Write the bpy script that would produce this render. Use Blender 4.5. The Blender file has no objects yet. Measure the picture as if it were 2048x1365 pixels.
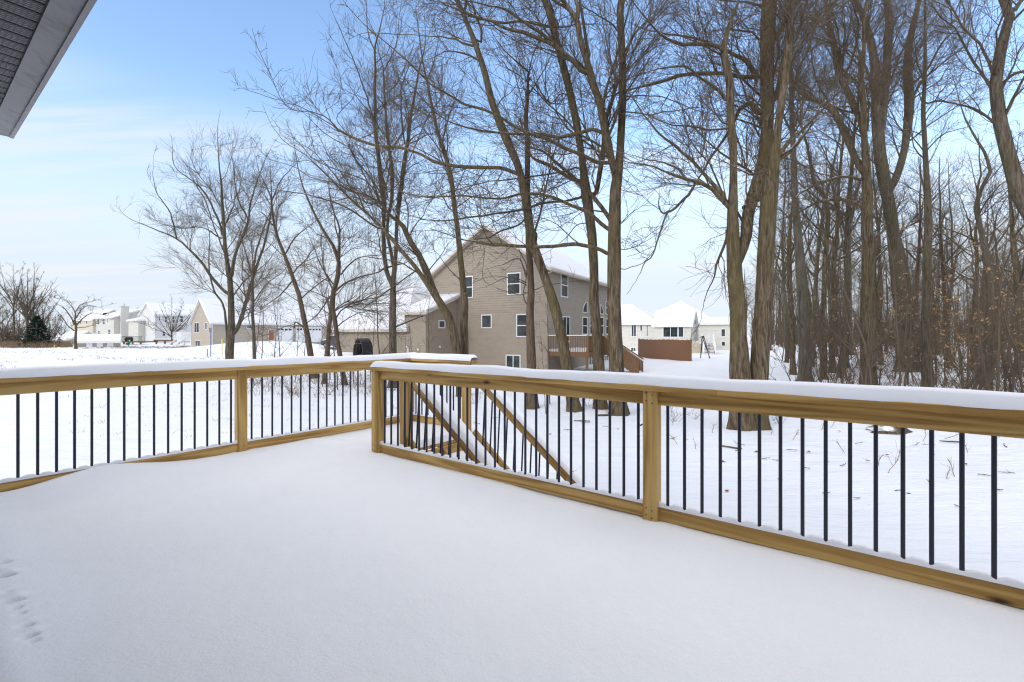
import bpy, math, random
import numpy as np
from mathutils import Vector
# ------------------------------------------------------------------ camera, sky, sun, exposure
F = 955.0; HY = 670.0; CZ = 1.23           # focal length (px of the 2048 px photo), horizon row, eye height above the deck boards
sc = bpy.context.scene
C = sc.collection
cam = bpy.data.cameras.new('camera'); cam.sensor_width = 36; cam.lens = F / 2048 * 36
cam.shift_y = -(682.5 - HY) / 2048
cam.clip_start = 0.05; cam.clip_end = 6000
co = bpy.data.objects.new('camera', cam); C.objects.link(co)
co.location = (0, 0, CZ); co.rotation_euler = (math.pi / 2, 0, 0)
sc.camera = co
sc.render.resolution_x = 1024; sc.render.resolution_y = 682
sc.view_settings.view_transform = 'Standard'; sc.view_settings.look = 'None'
sc.view_settings.exposure = 1.24
sc.cycles.use_denoising = True; sc.cycles.denoising_prefilter = 'ACCURATE'; sc.cycles.filter_width = 1.2; sc.view_settings.gamma = 1
SUN_EL = 27; SUN_AZ = 222                    # compass style: 0 = +Y, clockwise; the sun stands behind the house
SUN_POWER = 0.5; SKY = 0.15
world = bpy.data.worlds.new('World'); sc.world = world; world.use_nodes = True
def build_world():
    nt = world.node_tree; N = nt.nodes; L = nt.links
    N.clear()
    out = N.new('ShaderNodeOutputWorld'); bg = N.new('ShaderNodeBackground')
    L.new(bg.outputs[0], out.inputs[0])
    sky = N.new('ShaderNodeTexSky'); sky.sky_type = 'NISHITA'; sky.sun_disc = False
    sky.sun_elevation = math.radians(SUN_EL); sky.sun_rotation = math.radians(SUN_AZ)
    sky.air_density = 1.0; sky.dust_density = 0.6; sky.ozone_density = 1.6
    tc = N.new('ShaderNodeTexCoord'); sep = N.new('ShaderNodeSeparateXYZ'); L.new(tc.outputs['Generated'], sep.inputs[0])
    # cloud streaks: project the direction on a flat cloud layer
    mx = N.new('ShaderNodeMath'); mx.operation = 'MAXIMUM'; L.new(sep.outputs[2], mx.inputs[0]); mx.inputs[1].default_value = 0.02
    ad = N.new('ShaderNodeMath'); ad.operation = 'ADD'; L.new(mx.outputs[0], ad.inputs[0]); ad.inputs[1].default_value = 0.08
    dx = N.new('ShaderNodeMath'); dx.operation = 'DIVIDE'; L.new(sep.outputs[0], dx.inputs[0]); L.new(ad.outputs[0], dx.inputs[1])
    dy = N.new('ShaderNodeMath'); dy.operation = 'DIVIDE'; L.new(sep.outputs[1], dy.inputs[0]); L.new(ad.outputs[0], dy.inputs[1])
    cb = N.new('ShaderNodeCombineXYZ'); L.new(dx.outputs[0], cb.inputs[0]); L.new(dy.outputs[0], cb.inputs[1])
    mp = N.new('ShaderNodeMapping'); L.new(cb.outputs[0], mp.inputs[0])
    mp.inputs['Scale'].default_value = (0.34, 2.5, 1); mp.inputs['Rotation'].default_value = (0, 0, math.radians(6)); mp.inputs['Location'].default_value = (3.1, 0.75, 0)
    no = N.new('ShaderNodeTexNoise'); L.new(mp.outputs[0], no.inputs['Vector']); no.inputs['Scale'].default_value = 0.75
    no.inputs['Detail'].default_value = 6; no.inputs['Roughness'].default_value = 0.55; no.inputs['Distortion'].default_value = 0.2
    r = N.new('ShaderNodeMapRange'); r.interpolation_type = 'SMOOTHSTEP'; L.new(no.outputs[0], r.inputs[0]); r.inputs[1].default_value = 0.48; r.inputs[2].default_value = 0.62
    # clouds thicken towards the horizon
    e = N.new('ShaderNodeMapRange'); e.interpolation_type = 'SMOOTHSTEP'; L.new(sep.outputs[2], e.inputs[0]); e.inputs[1].default_value = 0.42; e.inputs[2].default_value = 0.30
    m1 = N.new('ShaderNodeMath'); m1.operation = 'MULTIPLY'; L.new(r.outputs[0], m1.inputs[0]); L.new(e.outputs[0], m1.inputs[1])
    h = N.new('ShaderNodeMapRange'); h.interpolation_type = 'SMOOTHSTEP'; L.new(sep.outputs[2], h.inputs[0]); h.inputs[1].default_value = 0.44; h.inputs[2].default_value = 0.08
    h.inputs[4].default_value = 0.97
    m3 = N.new('ShaderNodeMath'); m3.operation = 'MULTIPLY'; L.new(m1.outputs[0], m3.inputs[0]); m3.inputs[1].default_value = 0.62
    # added bright fill in the unseen sky overhead and behind, lighting the deck
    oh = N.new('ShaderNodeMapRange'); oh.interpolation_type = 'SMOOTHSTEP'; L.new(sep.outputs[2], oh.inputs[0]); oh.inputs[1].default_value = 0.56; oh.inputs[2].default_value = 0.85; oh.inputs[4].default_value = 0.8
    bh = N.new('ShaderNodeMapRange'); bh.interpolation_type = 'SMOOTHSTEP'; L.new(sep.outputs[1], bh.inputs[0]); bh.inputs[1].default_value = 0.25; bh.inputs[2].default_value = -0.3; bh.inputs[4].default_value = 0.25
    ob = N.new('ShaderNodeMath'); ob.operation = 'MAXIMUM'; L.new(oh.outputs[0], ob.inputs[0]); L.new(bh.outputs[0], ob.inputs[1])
    g = N.new('ShaderNodeMix'); g.data_type = 'RGBA'; g.blend_type = 'MULTIPLY'; g.inputs[0].default_value = 1
    L.new(sky.outputs[0], g.inputs[6]); g.inputs[7].default_value = SKY_TINT
    mix = N.new('ShaderNodeMix'); mix.data_type = 'RGBA'; L.new(m3.outputs[0], mix.inputs[0])
    hz = N.new('ShaderNodeMix'); hz.data_type = 'RGBA'; L.new(h.outputs[0], hz.inputs[0]); L.new(g.outputs[2], hz.inputs[6]); hz.inputs[7].default_value = HORIZON; L.new(hz.outputs[2], mix.inputs[6])
    mix.inputs[7].default_value = CLOUD
    mh = N.new('ShaderNodeMix'); mh.data_type = 'RGBA'; L.new(ob.outputs[0], mh.inputs[0]); L.new(mix.outputs[2], mh.inputs[6]); mh.inputs[7].default_value = FILL_CLOUD
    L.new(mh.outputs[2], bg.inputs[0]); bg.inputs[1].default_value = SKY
SKY_TINT = (0.93, 0.955, 0.98, 1); HORIZON = (2.2, 2.44, 2.76, 1); CLOUD = (2.52, 2.6, 2.72, 1); FILL_CLOUD = (5.8, 5.4, 5.05, 1)
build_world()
sun = bpy.data.lights.new('sun', 'SUN'); sun.energy = SUN_POWER; sun.angle = math.radians(14); sun.color = (1, 0.955, 0.89)
so = bpy.data.objects.new('sun', sun); C.objects.link(so)
_a = math.radians(SUN_AZ); _e = math.radians(SUN_EL)
sdir = Vector((math.sin(_a) * math.cos(_e), math.cos(_a) * math.cos(_e), math.sin(_e)))
so.rotation_euler = sdir.to_track_quat('Z', 'Y').to_euler(); so.location = (0, -20, 30)

# ------------------------------------------------------------------ helpers
def P(x, y, Y):                                # photo pixel + distance -> world
    return ((x - 1024) / F * Y, Y, CZ + (HY - y) / F * Y)
def smooth(t):
    t = np.clip(t, 0, 1); return t * t * (3 - 2 * t)
def gz(x, y):                                  # the lie of the snow-covered ground
    x = np.asarray(x, float); y = np.asarray(y, float)
    z = -1.37 + 0.32 * smooth((y - 33) / 10) + 0.10 * smooth((y - 60) / 50)
    z = z + 0.45 * smooth((-x - 14 - 0.1 * y) / 30) * smooth((y - 45) / 30)
    u = (x + 33) ; v = (y - 66)
    uu = u * 0.90 + v * 0.43; vv = -u * 0.43 + v * 0.90
    z = z + 1.25 * np.exp(-(uu / 10) ** 2 - (vv / 4.2) ** 2)
    z = z + 1.45 * np.exp(-((x + 11.6) / 4.2) ** 2 - ((y - 33.0) / 2.9) ** 2)
    z = z + 0.75 * np.exp(-((x + 19) / 3.2) ** 2 - ((y - 50) / 2.5) ** 2)
    z = z + 0.05 * np.sin(x * 0.35 + 1) * np.cos(y * 0.31) + 0.025 * np.sin(x * 1.1 + y * 0.7) + 0.02 * np.sin(x * 0.5 - y * 1.3 + 2)
    return z
def gzf(x, y): return float(gz(x, y))
def tag(o, label=None, cat=None, group=None, kind=None):
    if label: o['label'] = label
    if cat: o['category'] = cat
    if group: o['group'] = group
    if kind: o['kind'] = kind
    return o
def thing(name, label, cat, loc=(0, 0, 0), group=None):
    o = bpy.data.objects.new(name, None); C.objects.link(o); o.location = loc; o.empty_display_size = 0.2
    return tag(o, label, cat, group)
class MB:
    def __init__(s): s.v = []; s.f = []; s.uv = []; s.n = 0
    def face(s, pts, uvs=None):
        i = len(s.v); s.v += [tuple(p) for p in pts]; s.f.append(list(range(i, i + len(pts)))); s.uv += uvs if uvs else [(0, 0)] * len(pts)
    def hexa(s, b, t):                        # bottom quad (ccw from above), top quad
        s.face(b[::-1]); s.face(t)
        for i in range(4):
            j = (i + 1) % 4; s.face([b[i], b[j], t[j], t[i]])
    def box(s, x0, x1, y0, y1, z0, z1):
        s.hexa([(x0, y0, z0), (x1, y0, z0), (x1, y1, z0), (x0, y1, z0)], [(x0, y0, z1), (x1, y0, z1), (x1, y1, z1), (x0, y1, z1)])
    def fbox(s, fr, s0, s1, t0, t1, z0, z1):
        q = [fr(s0, t0), fr(s1, t0), fr(s1, t1), fr(s0, t1)]
        if fr.flip: q = q[::-1]
        s.hexa([(a, b, z0) for a, b in q], [(a, b, z1) for a, b in q])
    def prism(s, poly, d):                    # planar polygon swept by vector d, CONVEX, any plane
        poly = [Vector(p) for p in poly]; d = Vector(d)
        n = (poly[1] - poly[0]).cross(poly[2] - poly[1])
        if n.dot(d) > 0: poly = poly[::-1]
        top = [p + d for p in poly]
        s.face(poly); s.face(top[::-1])
        k = len(poly)
        for i in range(k):
            j = (i + 1) % k; s.face([poly[j], poly[i], top[i], top[j]])
    def board(s, p0, p1, w, h, side=None, bev=0.0035):   # bar with wood UVs and small bevels; w along side, h along up
        p0 = Vector(p0); p1 = Vector(p1); d = (p1 - p0); L = d.length; d.normalize()
        if side is None:
            side = d.cross(Vector((0, 0, 1)))
            if side.length < 1e-3: side = Vector((1, 0, 0))
        side = Vector(side).normalized(); up = side.cross(d).normalized()
        b = min(bev, w / 3, h / 3); u0 = random.random() * 40; v0 = random.random() * 40
        pr = [(-w/2+b, -h/2), (w/2-b, -h/2), (w/2, -h/2+b), (w/2, h/2-b), (w/2-b, h/2), (-w/2+b, h/2), (-w/2, h/2-b), (-w/2, -h/2+b)]
        A = [p0 + side * a + up * c for a, c in pr]; B = [p1 + side * a + up * c for a, c in pr]
        g = 0
        for i in range(8):
            j = (i + 1) % 8; e = math.dist(pr[i], pr[j])
            s.face([A[i], A[j], B[j], B[i]], [(u0, v0 + g), (u0, v0 + g + e), (u0 + L, v0 + g + e), (u0 + L, v0 + g)]); g += e
        s.face(A[::-1], [(u0 + c * 4, v0 + a) for a, c in pr[::-1]]); s.face(B, [(u0 + c * 4, v0 + a) for a, c in pr])
    def tube(s, pts, rad, n=8, cap=True):
        pts = [Vector(p) for p in pts]; rings = []
        for i, p in enumerate(pts):
            t = (pts[min(i + 1, len(pts) - 1)] - pts[max(i - 1, 0)]).normalized()
            a = t.cross(Vector((0, 0, 1))) if abs(t.z) < 0.95 else t.cross(Vector((1, 0, 0)))
            a.normalize(); b = t.cross(a); r = rad[i] if hasattr(rad, '__len__') else rad
            rings.append([p + a * math.cos(k * 2 * math.pi / n) * r + b * math.sin(k * 2 * math.pi / n) * r for k in range(n)])
        for i in range(len(pts) - 1):
            for k in range(n):
                l = (k + 1) % n; s.face([rings[i][k], rings[i + 1][k], rings[i + 1][l], rings[i][l]][::-1])
        if cap: s.face(rings[0]); s.face(rings[-1][::-1])
    def build(s, name, mat, parent=None, smoothf=False, merge=False):
        me = bpy.data.meshes.new(name)
        off = Vector((0, 0, 0)); p = parent
        while p is not None: off += p.location; p = p.parent
        me.from_pydata([(x - off.x, y - off.y, z - off.z) for x, y, z in s.v], [], s.f)
        uvl = me.uv_layers.new(name='UVMap'); uvl.data.foreach_set('uv', np.array(s.uv, np.float32).ravel())
        me.materials.append(mat)
        if merge:
            import bmesh
            bm = bmesh.new(); bm.from_mesh(me); bmesh.ops.remove_doubles(bm, verts=bm.verts, dist=1e-4); bm.to_mesh(me); bm.free()
        if smoothf: me.polygons.foreach_set('use_smooth', [True] * len(me.polygons))
        me.update()
        o = bpy.data.objects.new(name, me); C.objects.link(o); o.parent = parent
        return o
def copy_tree(o, loc=None, parent=None):
    c = o.copy(); C.objects.link(c); c.parent = parent
    if loc is not None: c.location = loc
    for ch in o.children: copy_tree(ch, None, c)
    return c
def npmesh(name, V, Q, mat, parent=None, sm=True, loc=(0, 0, 0)):      # V [n,3], Q [m,4]
    me = bpy.data.meshes.new(name)
    me.vertices.add(len(V)); me.vertices.foreach_set('co', np.ascontiguousarray(V, np.float32).ravel())
    m = len(Q); k = Q.shape[1]
    me.loops.add(m * k); me.loops.foreach_set('vertex_index', np.ascontiguousarray(Q, np.int32).ravel())
    me.polygons.add(m); me.polygons.foreach_set('loop_start', np.arange(m, dtype=np.int32) * k)
    try: me.polygons.foreach_set('loop_total', np.full(m, k, np.int32))
    except Exception: pass
    if sm: me.polygons.foreach_set('use_smooth', np.ones(m, bool))
    me.materials.append(mat); me.update(calc_edges=True); me.validate()
    o = bpy.data.objects.new(name, me); C.objects.link(o); o.parent = parent; o.location = loc
    return o
def grid(name, xs, ys, Z, mat, parent=None, sm=True):
    X, Y = np.meshgrid(xs, ys, indexing='ij'); V = np.stack([X, Y, Z], -1).reshape(-1, 3)
    a = np.arange(len(xs) * len(ys)).reshape(len(xs), len(ys))
    Q = np.stack([a[:-1, :-1], a[1:, :-1], a[1:, 1:], a[:-1, 1:]], -1).reshape(-1, 4)
    return npmesh(name, V, Q, mat, parent, sm)

# ------------------------------------------------------------------ materials
def newmat(name, rough=0.6, col=(0.5, 0.5, 0.5), spec=0.4, metal=0):
    m = bpy.data.materials.new(name); m.use_nodes = True; nt = m.node_tree; b = nt.nodes['Principled BSDF']
    b.inputs['Base Color'].default_value = (*col, 1); b.inputs['Roughness'].default_value = rough
    b.inputs['Specular IOR Level'].default_value = spec; b.inputs['Metallic'].default_value = metal
    return m, nt, b
def noise(nt, vec, scale, detail=4, rough=0.55, dist=0):
    n = nt.nodes.new('ShaderNodeTexNoise'); n.inputs['Scale'].default_value = scale; n.inputs['Detail'].default_value = detail
    n.inputs['Roughness'].default_value = rough; n.inputs['Distortion'].default_value = dist
    if vec is not None: nt.links.new(vec, n.inputs['Vector'])
    return n
def ramp(nt, fac, stops):
    r = nt.nodes.new('ShaderNodeValToRGB'); nt.links.new(fac, r.inputs[0]); e = r.color_ramp.elements
    while len(e) < len(stops): e.new(0.5)
    for k, (p, c) in enumerate(stops): e[k].position = p; e[k].color = (*c, 1) if len(c) == 3 else c
    return r
def bump(nt, b, h, strength, dist, prev=None):
    n = nt.nodes.new('ShaderNodeBump'); n.inputs['Strength'].default_value = strength; n.inputs['Distance'].default_value = dist
    nt.links.new(h, n.inputs['Height'])
    if prev: nt.links.new(prev.outputs[0], n.inputs['Normal'])
    nt.links.new(n.outputs[0], b.inputs['Normal']); return n
def tcoord(nt, kind='Object', scale=None):
    t = nt.nodes.new('ShaderNodeTexCoord')
    if scale is None: return t.outputs[kind]
    m = nt.nodes.new('ShaderNodeMapping'); nt.links.new(t.outputs[kind], m.inputs[0]); m.inputs['Scale'].default_value = scale
    return m.outputs[0]
def world_pos(nt, scale=(1, 1, 1)):
    g = nt.nodes.new('ShaderNodeNewGeometry'); m = nt.nodes.new('ShaderNodeMapping'); nt.links.new(g.outputs['Position'], m.inputs[0]); m.inputs['Scale'].default_value = scale
    return m.outputs[0]
def snow_mat(name, col=(0.86, 0.875, 0.90), grain=0.35, fine=260, lump=3.0, lumps=0.25, lumpd=0.03, aniso=(1, 1, 1)):
    m, nt, b = newmat(name, 0.75, col, 0.2)
    p = world_pos(nt, aniso)
    n1 = noise(nt, p, lump, 5, 0.6); b1 = bump(nt, b, n1.outputs[0], lumps, lumpd)
    n2 = noise(nt, p, fine, 3, 0.7); bump(nt, b, n2.outputs[0], grain, 0.004, b1)
    r = ramp(nt, n1.outputs[0], [(0.3, tuple(c * 0.965 for c in col)), (0.7, col)]); nt.links.new(r.outputs[0], b.inputs['Base Color'])
    n3 = noise(nt, p, fine * 2.3, 2, 0.8); mo = nt.nodes.new('ShaderNodeMix'); mo.data_type = 'RGBA'; mo.blend_type = 'MULTIPLY'; mo.inputs[0].default_value = 1
    r3 = ramp(nt, n3.outputs[0], [(0.28, (0.93, 0.935, 0.945)), (0.6, (1, 1, 1))]); nt.links.new(r.outputs[0], mo.inputs[6]); nt.links.new(r3.outputs[0], mo.inputs[7]); nt.links.new(mo.outputs[2], b.inputs['Base Color'])
    return m
M = {}
M['snow'] = snow_mat('snow')
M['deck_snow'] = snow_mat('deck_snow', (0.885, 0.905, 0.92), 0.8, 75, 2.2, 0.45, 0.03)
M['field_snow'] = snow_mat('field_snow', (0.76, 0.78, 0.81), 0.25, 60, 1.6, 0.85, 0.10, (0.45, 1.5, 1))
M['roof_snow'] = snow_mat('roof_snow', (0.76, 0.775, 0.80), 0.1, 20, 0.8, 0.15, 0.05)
def wood_mat(name, cols, knots=True, rough=0.55):
    m, nt, b = newmat(name, rough, (0.4, 0.25, 0.1), 0.3)
    uv = tcoord(nt, 'UV'); L = nt.links
    mp = nt.nodes.new('ShaderNodeMapping'); L.new(uv, mp.inputs[0]); mp.inputs['Scale'].default_value = (0.38, 6.5, 1)
    base = noise(nt, mp.outputs[0], 1.0, 3, 0.5, 0.3)
    wv = nt.nodes.new('ShaderNodeMath'); wv.operation = 'MULTIPLY'; L.new(base.outputs[0], wv.inputs[0]); wv.inputs[1].default_value = 40
    sn = nt.nodes.new('ShaderNodeMath'); sn.operation = 'SINE'; L.new(wv.outputs[0], sn.inputs[0])
    mr = nt.nodes.new('ShaderNodeMapRange'); L.new(sn.outputs[0], mr.inputs[0]); mr.inputs[1].default_value = -1; mr.inputs[2].default_value = 1
    mf = nt.nodes.new('ShaderNodeMapping'); L.new(uv, mf.inputs[0]); mf.inputs['Scale'].default_value = (5, 160, 1)
    fine = noise(nt, mf.outputs[0], 1.0, 4, 0.65)
    big = noise(nt, uv, 1.7, 3, 0.5)
    a1 = nt.nodes.new('ShaderNodeMix'); a1.data_type = 'FLOAT'; a1.inputs[0].default_value = 0.52; L.new(mr.outputs[0], a1.inputs[2]); L.new(fine.outputs[0], a1.inputs[3])
    a2 = nt.nodes.new('ShaderNodeMix'); a2.data_type = 'FLOAT'; a2.inputs[0].default_value = 0.38; L.new(a1.outputs[0], a2.inputs[2]); L.new(big.outputs[0], a2.inputs[3])
    r = ramp(nt, a2.outputs[0], [(0.22, cols[0]), (0.45, cols[1]), (0.62, cols[2]), (0.85, cols[3])])
    col = r.outputs[0]
    if knots:
        mk = nt.nodes.new('ShaderNodeMapping'); L.new(uv, mk.inputs[0]); mk.inputs['Scale'].default_value = (2.0, 5.5, 1)
        vo = nt.nodes.new('ShaderNodeTexVoronoi'); L.new(mk.outputs[0], vo.inputs['Vector']); vo.inputs['Scale'].default_value = 1.0; vo.inputs['Randomness'].default_value = 1
        kr = ramp(nt, vo.outputs['Distance'], [(0.035, (1, 1, 1)), (0.11, (0, 0, 0))])
        mk2 = nt.nodes.new('ShaderNodeMix'); mk2.data_type = 'RGBA'; L.new(kr.outputs[0], mk2.inputs[0]); L.new(col, mk2.inputs[6]); mk2.inputs[7].default_value = (0.075, 0.03, 0.012, 1)
        col = mk2.outputs[2]
    L.new(col, b.inputs['Base Color']); bump(nt, b, a1.outputs[0], 0.25, 0.002)
    return m
M['pine'] = wood_mat('pressure_treated_pine', [(0.23, 0.12, 0.032), (0.44, 0.26, 0.076), (0.56, 0.355, 0.118), (0.66, 0.45, 0.17)])
M['cedar'] = wood_mat('stained_cedar', [(0.11, 0.05, 0.022), (0.19, 0.09, 0.042), (0.25, 0.125, 0.062), (0.29, 0.155, 0.085)], False)
M['brown_deck'] = wood_mat('brown_deck_wood', [(0.085, 0.045, 0.02), (0.15, 0.08, 0.035), (0.2, 0.11, 0.05), (0.24, 0.14, 0.07)], False)
M['iron'] = newmat('black_baluster_paint', 0.42, (0.012, 0.014, 0.030), 0.5)[0]
M['black'] = newmat('black_metal', 0.5, (0.02, 0.02, 0.022), 0.4)[0]
def painted(name, col, rough=0.55, var=0.06, sc=2.0):
    m, nt, b = newmat(name, rough, col, 0.35)
    n = noise(nt, world_pos(nt, (1, 1, 2)), sc, 5, 0.6)
    r = ramp(nt, n.outputs[0], [(0.3, tuple(c * (1 - var * 1.6) for c in col)), (0.7, tuple(min(1, c * (1 + var)) for c in col))])
    nt.links.new(r.outputs[0], b.inputs['Base Color']); return m
M['tan_siding'] = painted('tan_siding', (0.345, 0.29, 0.225))
M['beige_siding'] = painted('beige_siding', (0.44, 0.38, 0.30))
M['cream_siding'] = painted('cream_siding', (0.62, 0.60, 0.53))
M['white_siding'] = painted('white_siding', (0.66, 0.655, 0.63))
M['yellow_siding'] = painted('yellow_siding', (0.55, 0.49, 0.36))
M['shed_siding'] = painted('shed_siding', (0.40, 0.33, 0.25))
M['white'] = painted('white_trim', (0.78, 0.78, 0.77), 0.45, 0.03)
M['tan_trim'] = painted('tan_trim', (0.55, 0.49, 0.42), 0.45, 0.03)
M['shingle'] = painted('grey_shingle', (0.09, 0.085, 0.085), 0.9, 0.3, 12)
M['orange_door'] = painted('orange_door', (0.42, 0.13, 0.05))
M['yellow'] = painted('yellow_plastic', (0.75, 0.62, 0.12)); M['green'] = painted('green_paint', (0.04, 0.2, 0.13)); M['bluegrey'] = painted('blue_grey_paint', (0.12, 0.17, 0.25))
M['concrete'] = painted('concrete', (0.36, 0.33, 0.29), 0.9, 0.15)
def glass_mat(name, col, rough=0.08):
    m, nt, b = newmat(name, rough, col, 0.6)
    n = noise(nt, world_pos(nt), 1.3, 2); r = ramp(nt, n.outputs[0], [(0.4, tuple(c * 0.6 for c in col)), (0.62, tuple(c * 1.5 for c in col))]); nt.links.new(r.outputs[0], b.inputs['Base Color'])
    return m
M['glass'] = glass_mat('window_glass', (0.035, 0.045, 0.05)); M['blind'] = glass_mat('window_with_blind', (0.22, 0.23, 0.23), 0.25)
# grey aluminium of our own eave
m, nt, b = newmat('grey_aluminium', 0.45, (0.13, 0.135, 0.145), 0.4)
n = noise(nt, world_pos(nt, (3, 1, 1)), 5, 6, 0.65, 0.6); r = ramp(nt, n.outputs[0], [(0.32, (0.13, 0.125, 0.115)), (0.47, (0.205, 0.21, 0.225)), (0.8, (0.235, 0.24, 0.26))]); nt.links.new(r.outputs[0], b.inputs['Base Color']); M['alu'] = m
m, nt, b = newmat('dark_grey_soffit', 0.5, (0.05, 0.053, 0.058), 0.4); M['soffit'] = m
def bark_mat(name, dark, mid, light, moss, snow=True, bscale=1.0):
    m, nt, b = newmat(name, 0.9, mid, 0.15); L = nt.links
    p = tcoord(nt, 'Object', (9 * bscale, 9 * bscale, 1.3 * bscale)); n = noise(nt, p, 1.6, 5, 0.65, 0.5)
    q = tcoord(nt, 'Object', (1, 1, 0.35)); g = noise(nt, q, 1.1, 3, 0.5)
    r = ramp(nt, n.outputs[0], [(0.33, dark), (0.5, mid), (0.68, light)])
    mm = nt.nodes.new('ShaderNodeMix'); mm.data_type = 'RGBA'; mr = ramp(nt, g.outputs[0], [(0.45, (0, 0, 0)), (0.68, (0.75, 0.75, 0.75))]); L.new(mr.outputs[0], mm.inputs[0]); L.new(r.outputs[0], mm.inputs[6]); mm.inputs[7].default_value = (*moss, 1)
    col = mm.outputs[2]
    if snow:                                   # snow lying on upward faces of limbs, in patches
        ge = nt.nodes.new('ShaderNodeNewGeometry'); sx = nt.nodes.new('ShaderNodeSeparateXYZ'); L.new(ge.outputs['Normal'], sx.inputs[0])
        up = nt.nodes.new('ShaderNodeMapRange'); L.new(sx.outputs[2], up.inputs[0]); up.inputs[1].default_value = 0.6; up.inputs[2].default_value = 0.75
        sn = noise(nt, tcoord(nt, 'Object', (1, 1, 1)), 0.9, 3, 0.6); sr = ramp(nt, sn.outputs[0], [(0.50, (0, 0, 0)), (0.58, (1, 1, 1))])
        mu = nt.nodes.new('ShaderNodeMath'); mu.operation = 'MULTIPLY'; L.new(up.outputs[0], mu.inputs[0]); L.new(sr.outputs[0], mu.inputs[1])
        ms = nt.nodes.new('ShaderNodeMix'); ms.data_type = 'RGBA'; L.new(mu.outputs[0], ms.inputs[0]); L.new(col, ms.inputs[6]); ms.inputs[7].default_value = (0.82, 0.84, 0.87, 1); col = ms.outputs[2]
    L.new(col, b.inputs['Base Color']); bump(nt, b, n.outputs[0], 1.0, 0.05)
    return m
M['bark'] = bark_mat('maple_bark', (0.035, 0.024, 0.015), (0.11, 0.082, 0.051), (0.20, 0.160, 0.11), (0.105, 0.085, 0.033))
M['bark2'] = bark_mat('grey_bark', (0.038, 0.029, 0.021), (0.10, 0.080, 0.058), (0.17, 0.143, 0.108), (0.095, 0.081, 0.042))
M['bark3'] = bark_mat('reddish_bark', (0.045, 0.03, 0.022), (0.11, 0.075, 0.052), (0.17, 0.12, 0.085), (0.10, 0.085, 0.05))
M['beech'] = bark_mat('beech_bark', (0.07, 0.058, 0.042), (0.12, 0.102, 0.076), (0.17, 0.15, 0.115), (0.10, 0.09, 0.05), bscale=0.5)
M['twig'] = newmat('twig_bark', 0.9, (0.118, 0.090, 0.064), 0.1)[0]
M['limb'] = bark_mat('limb_bark', (0.045, 0.035, 0.024), (0.095, 0.074, 0.052), (0.14, 0.115, 0.085), (0.09, 0.078, 0.042))
M['dry_leaf'] = newmat('dry_leaf', 0.8, (0.42, 0.27, 0.14), 0.2)[0]
M['red_leaf'] = newmat('brown_leaf', 0.8, (0.19, 0.075, 0.035), 0.2)[0]
M['weed'] = newmat('dry_weed', 0.9, (0.24, 0.17, 0.11), 0.1)[0]
M['needles'] = newmat('spruce_needles', 0.9, (0.022, 0.04, 0.026), 0.1)[0]
# ------------------------------------------------------------------ ground
def sgrid(lo, hi, fine, n):
    t = np.linspace(-1, 1, n); k = 5.0
    s = np.sinh(k * t) / np.sinh(k); return np.where(s < 0, -s * lo, s * hi)
gx = sgrid(-1800, 1800, .3, 420) + 1.5; gy = 14 + sgrid(-1500, 2600, .3, 520)
GX, GY = np.meshgrid(gx, gy, indexing='ij')
rr = np.random.RandomState(5)
def vnoise(X, Y, s, seed):
    r = np.random.RandomState(seed); T = r.rand(256, 256)
    x = X / s; y = Y / s; xi = np.floor(x).astype(int); yi = np.floor(y).astype(int); fx = x - xi; fy = y - yi
    fx = fx * fx * (3 - 2 * fx); fy = fy * fy * (3 - 2 * fy)
    g = lambda a, b: T[a % 256, b % 256]
    return (g(xi, yi) * (1 - fx) + g(xi + 1, yi) * fx) * (1 - fy) + (g(xi, yi + 1) * (1 - fx) + g(xi + 1, yi + 1) * fx) * fy - 0.5
near = np.exp(-((GX / 60) ** 2 + (GY / 90) ** 2))
wood_w = smooth((GX - 8) / 8) * smooth((GY - 12) / 8)
GZ = gz(GX, GY) + near * (0.05 * vnoise(GX, GY, 1.7, 1) + 0.03 * vnoise(GX, GY, 0.55, 2)) + 0.16 * wood_w * near * vnoise(GX, GY, 2.3, 3) + 0.10 * smooth((-GX + 2) / 10) * near * vnoise(GX * 0.4, GY, 0.8, 4)
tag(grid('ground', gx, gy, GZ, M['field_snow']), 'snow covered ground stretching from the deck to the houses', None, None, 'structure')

# ------------------------------------------------------------------ our deck, frame (a: outwards, b: along the house to the left)
class Frame:
    def __init__(s, O, U, V): s.O = O; s.U = U; s.V = V; s.flip = (U[0] * V[1] - U[1] * V[0]) < 0
    def __call__(s, a, b): return (s.O[0] + s.U[0] * a + s.V[0] * b, s.O[1] + s.U[1] * a + s.V[1] * b)
_dl = (739.0, 955.0); _n = math.hypot(*_dl); DL = (_dl[0] / _n, _dl[1] / _n); DR = (-DL[1], DL[0])
D = Frame((0, 0), DL, DR)
def d3(a, b, z): x, y = D(a, b); return (x, y, z)
A3 = Vector((DL[0], DL[1], 0)); B3 = Vector((DR[0], DR[1], 0))
AR, BL, AF, BS = 2.926, 5.04, 4.28, 3.985      # right railing line, left railing line, landing far railing, stair top
AN = 3.33                                       # near stair railing line
BR = -4.6                                       # right railing runs off to the right
CAP = 0.919
random.seed(3)
deck = thing('deck', 'pressure treated wooden deck hidden under a smooth sheet of snow', 'deck', (*D(2, 2), -1.35))
mb = MB()
k = 0.03
while k < AF + 0.05:
    b0 = BR - 0.1 if k < AR + 0.03 else BS - 0.02
    mb.board(d3(k + 0.07, b0, -0.02), d3(k + 0.07, BL + 0.06, -0.02), 0.138, 0.034, A3); k += 0.145
mb.build('decking', M['pine'], deck)
mb = MB()
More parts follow.
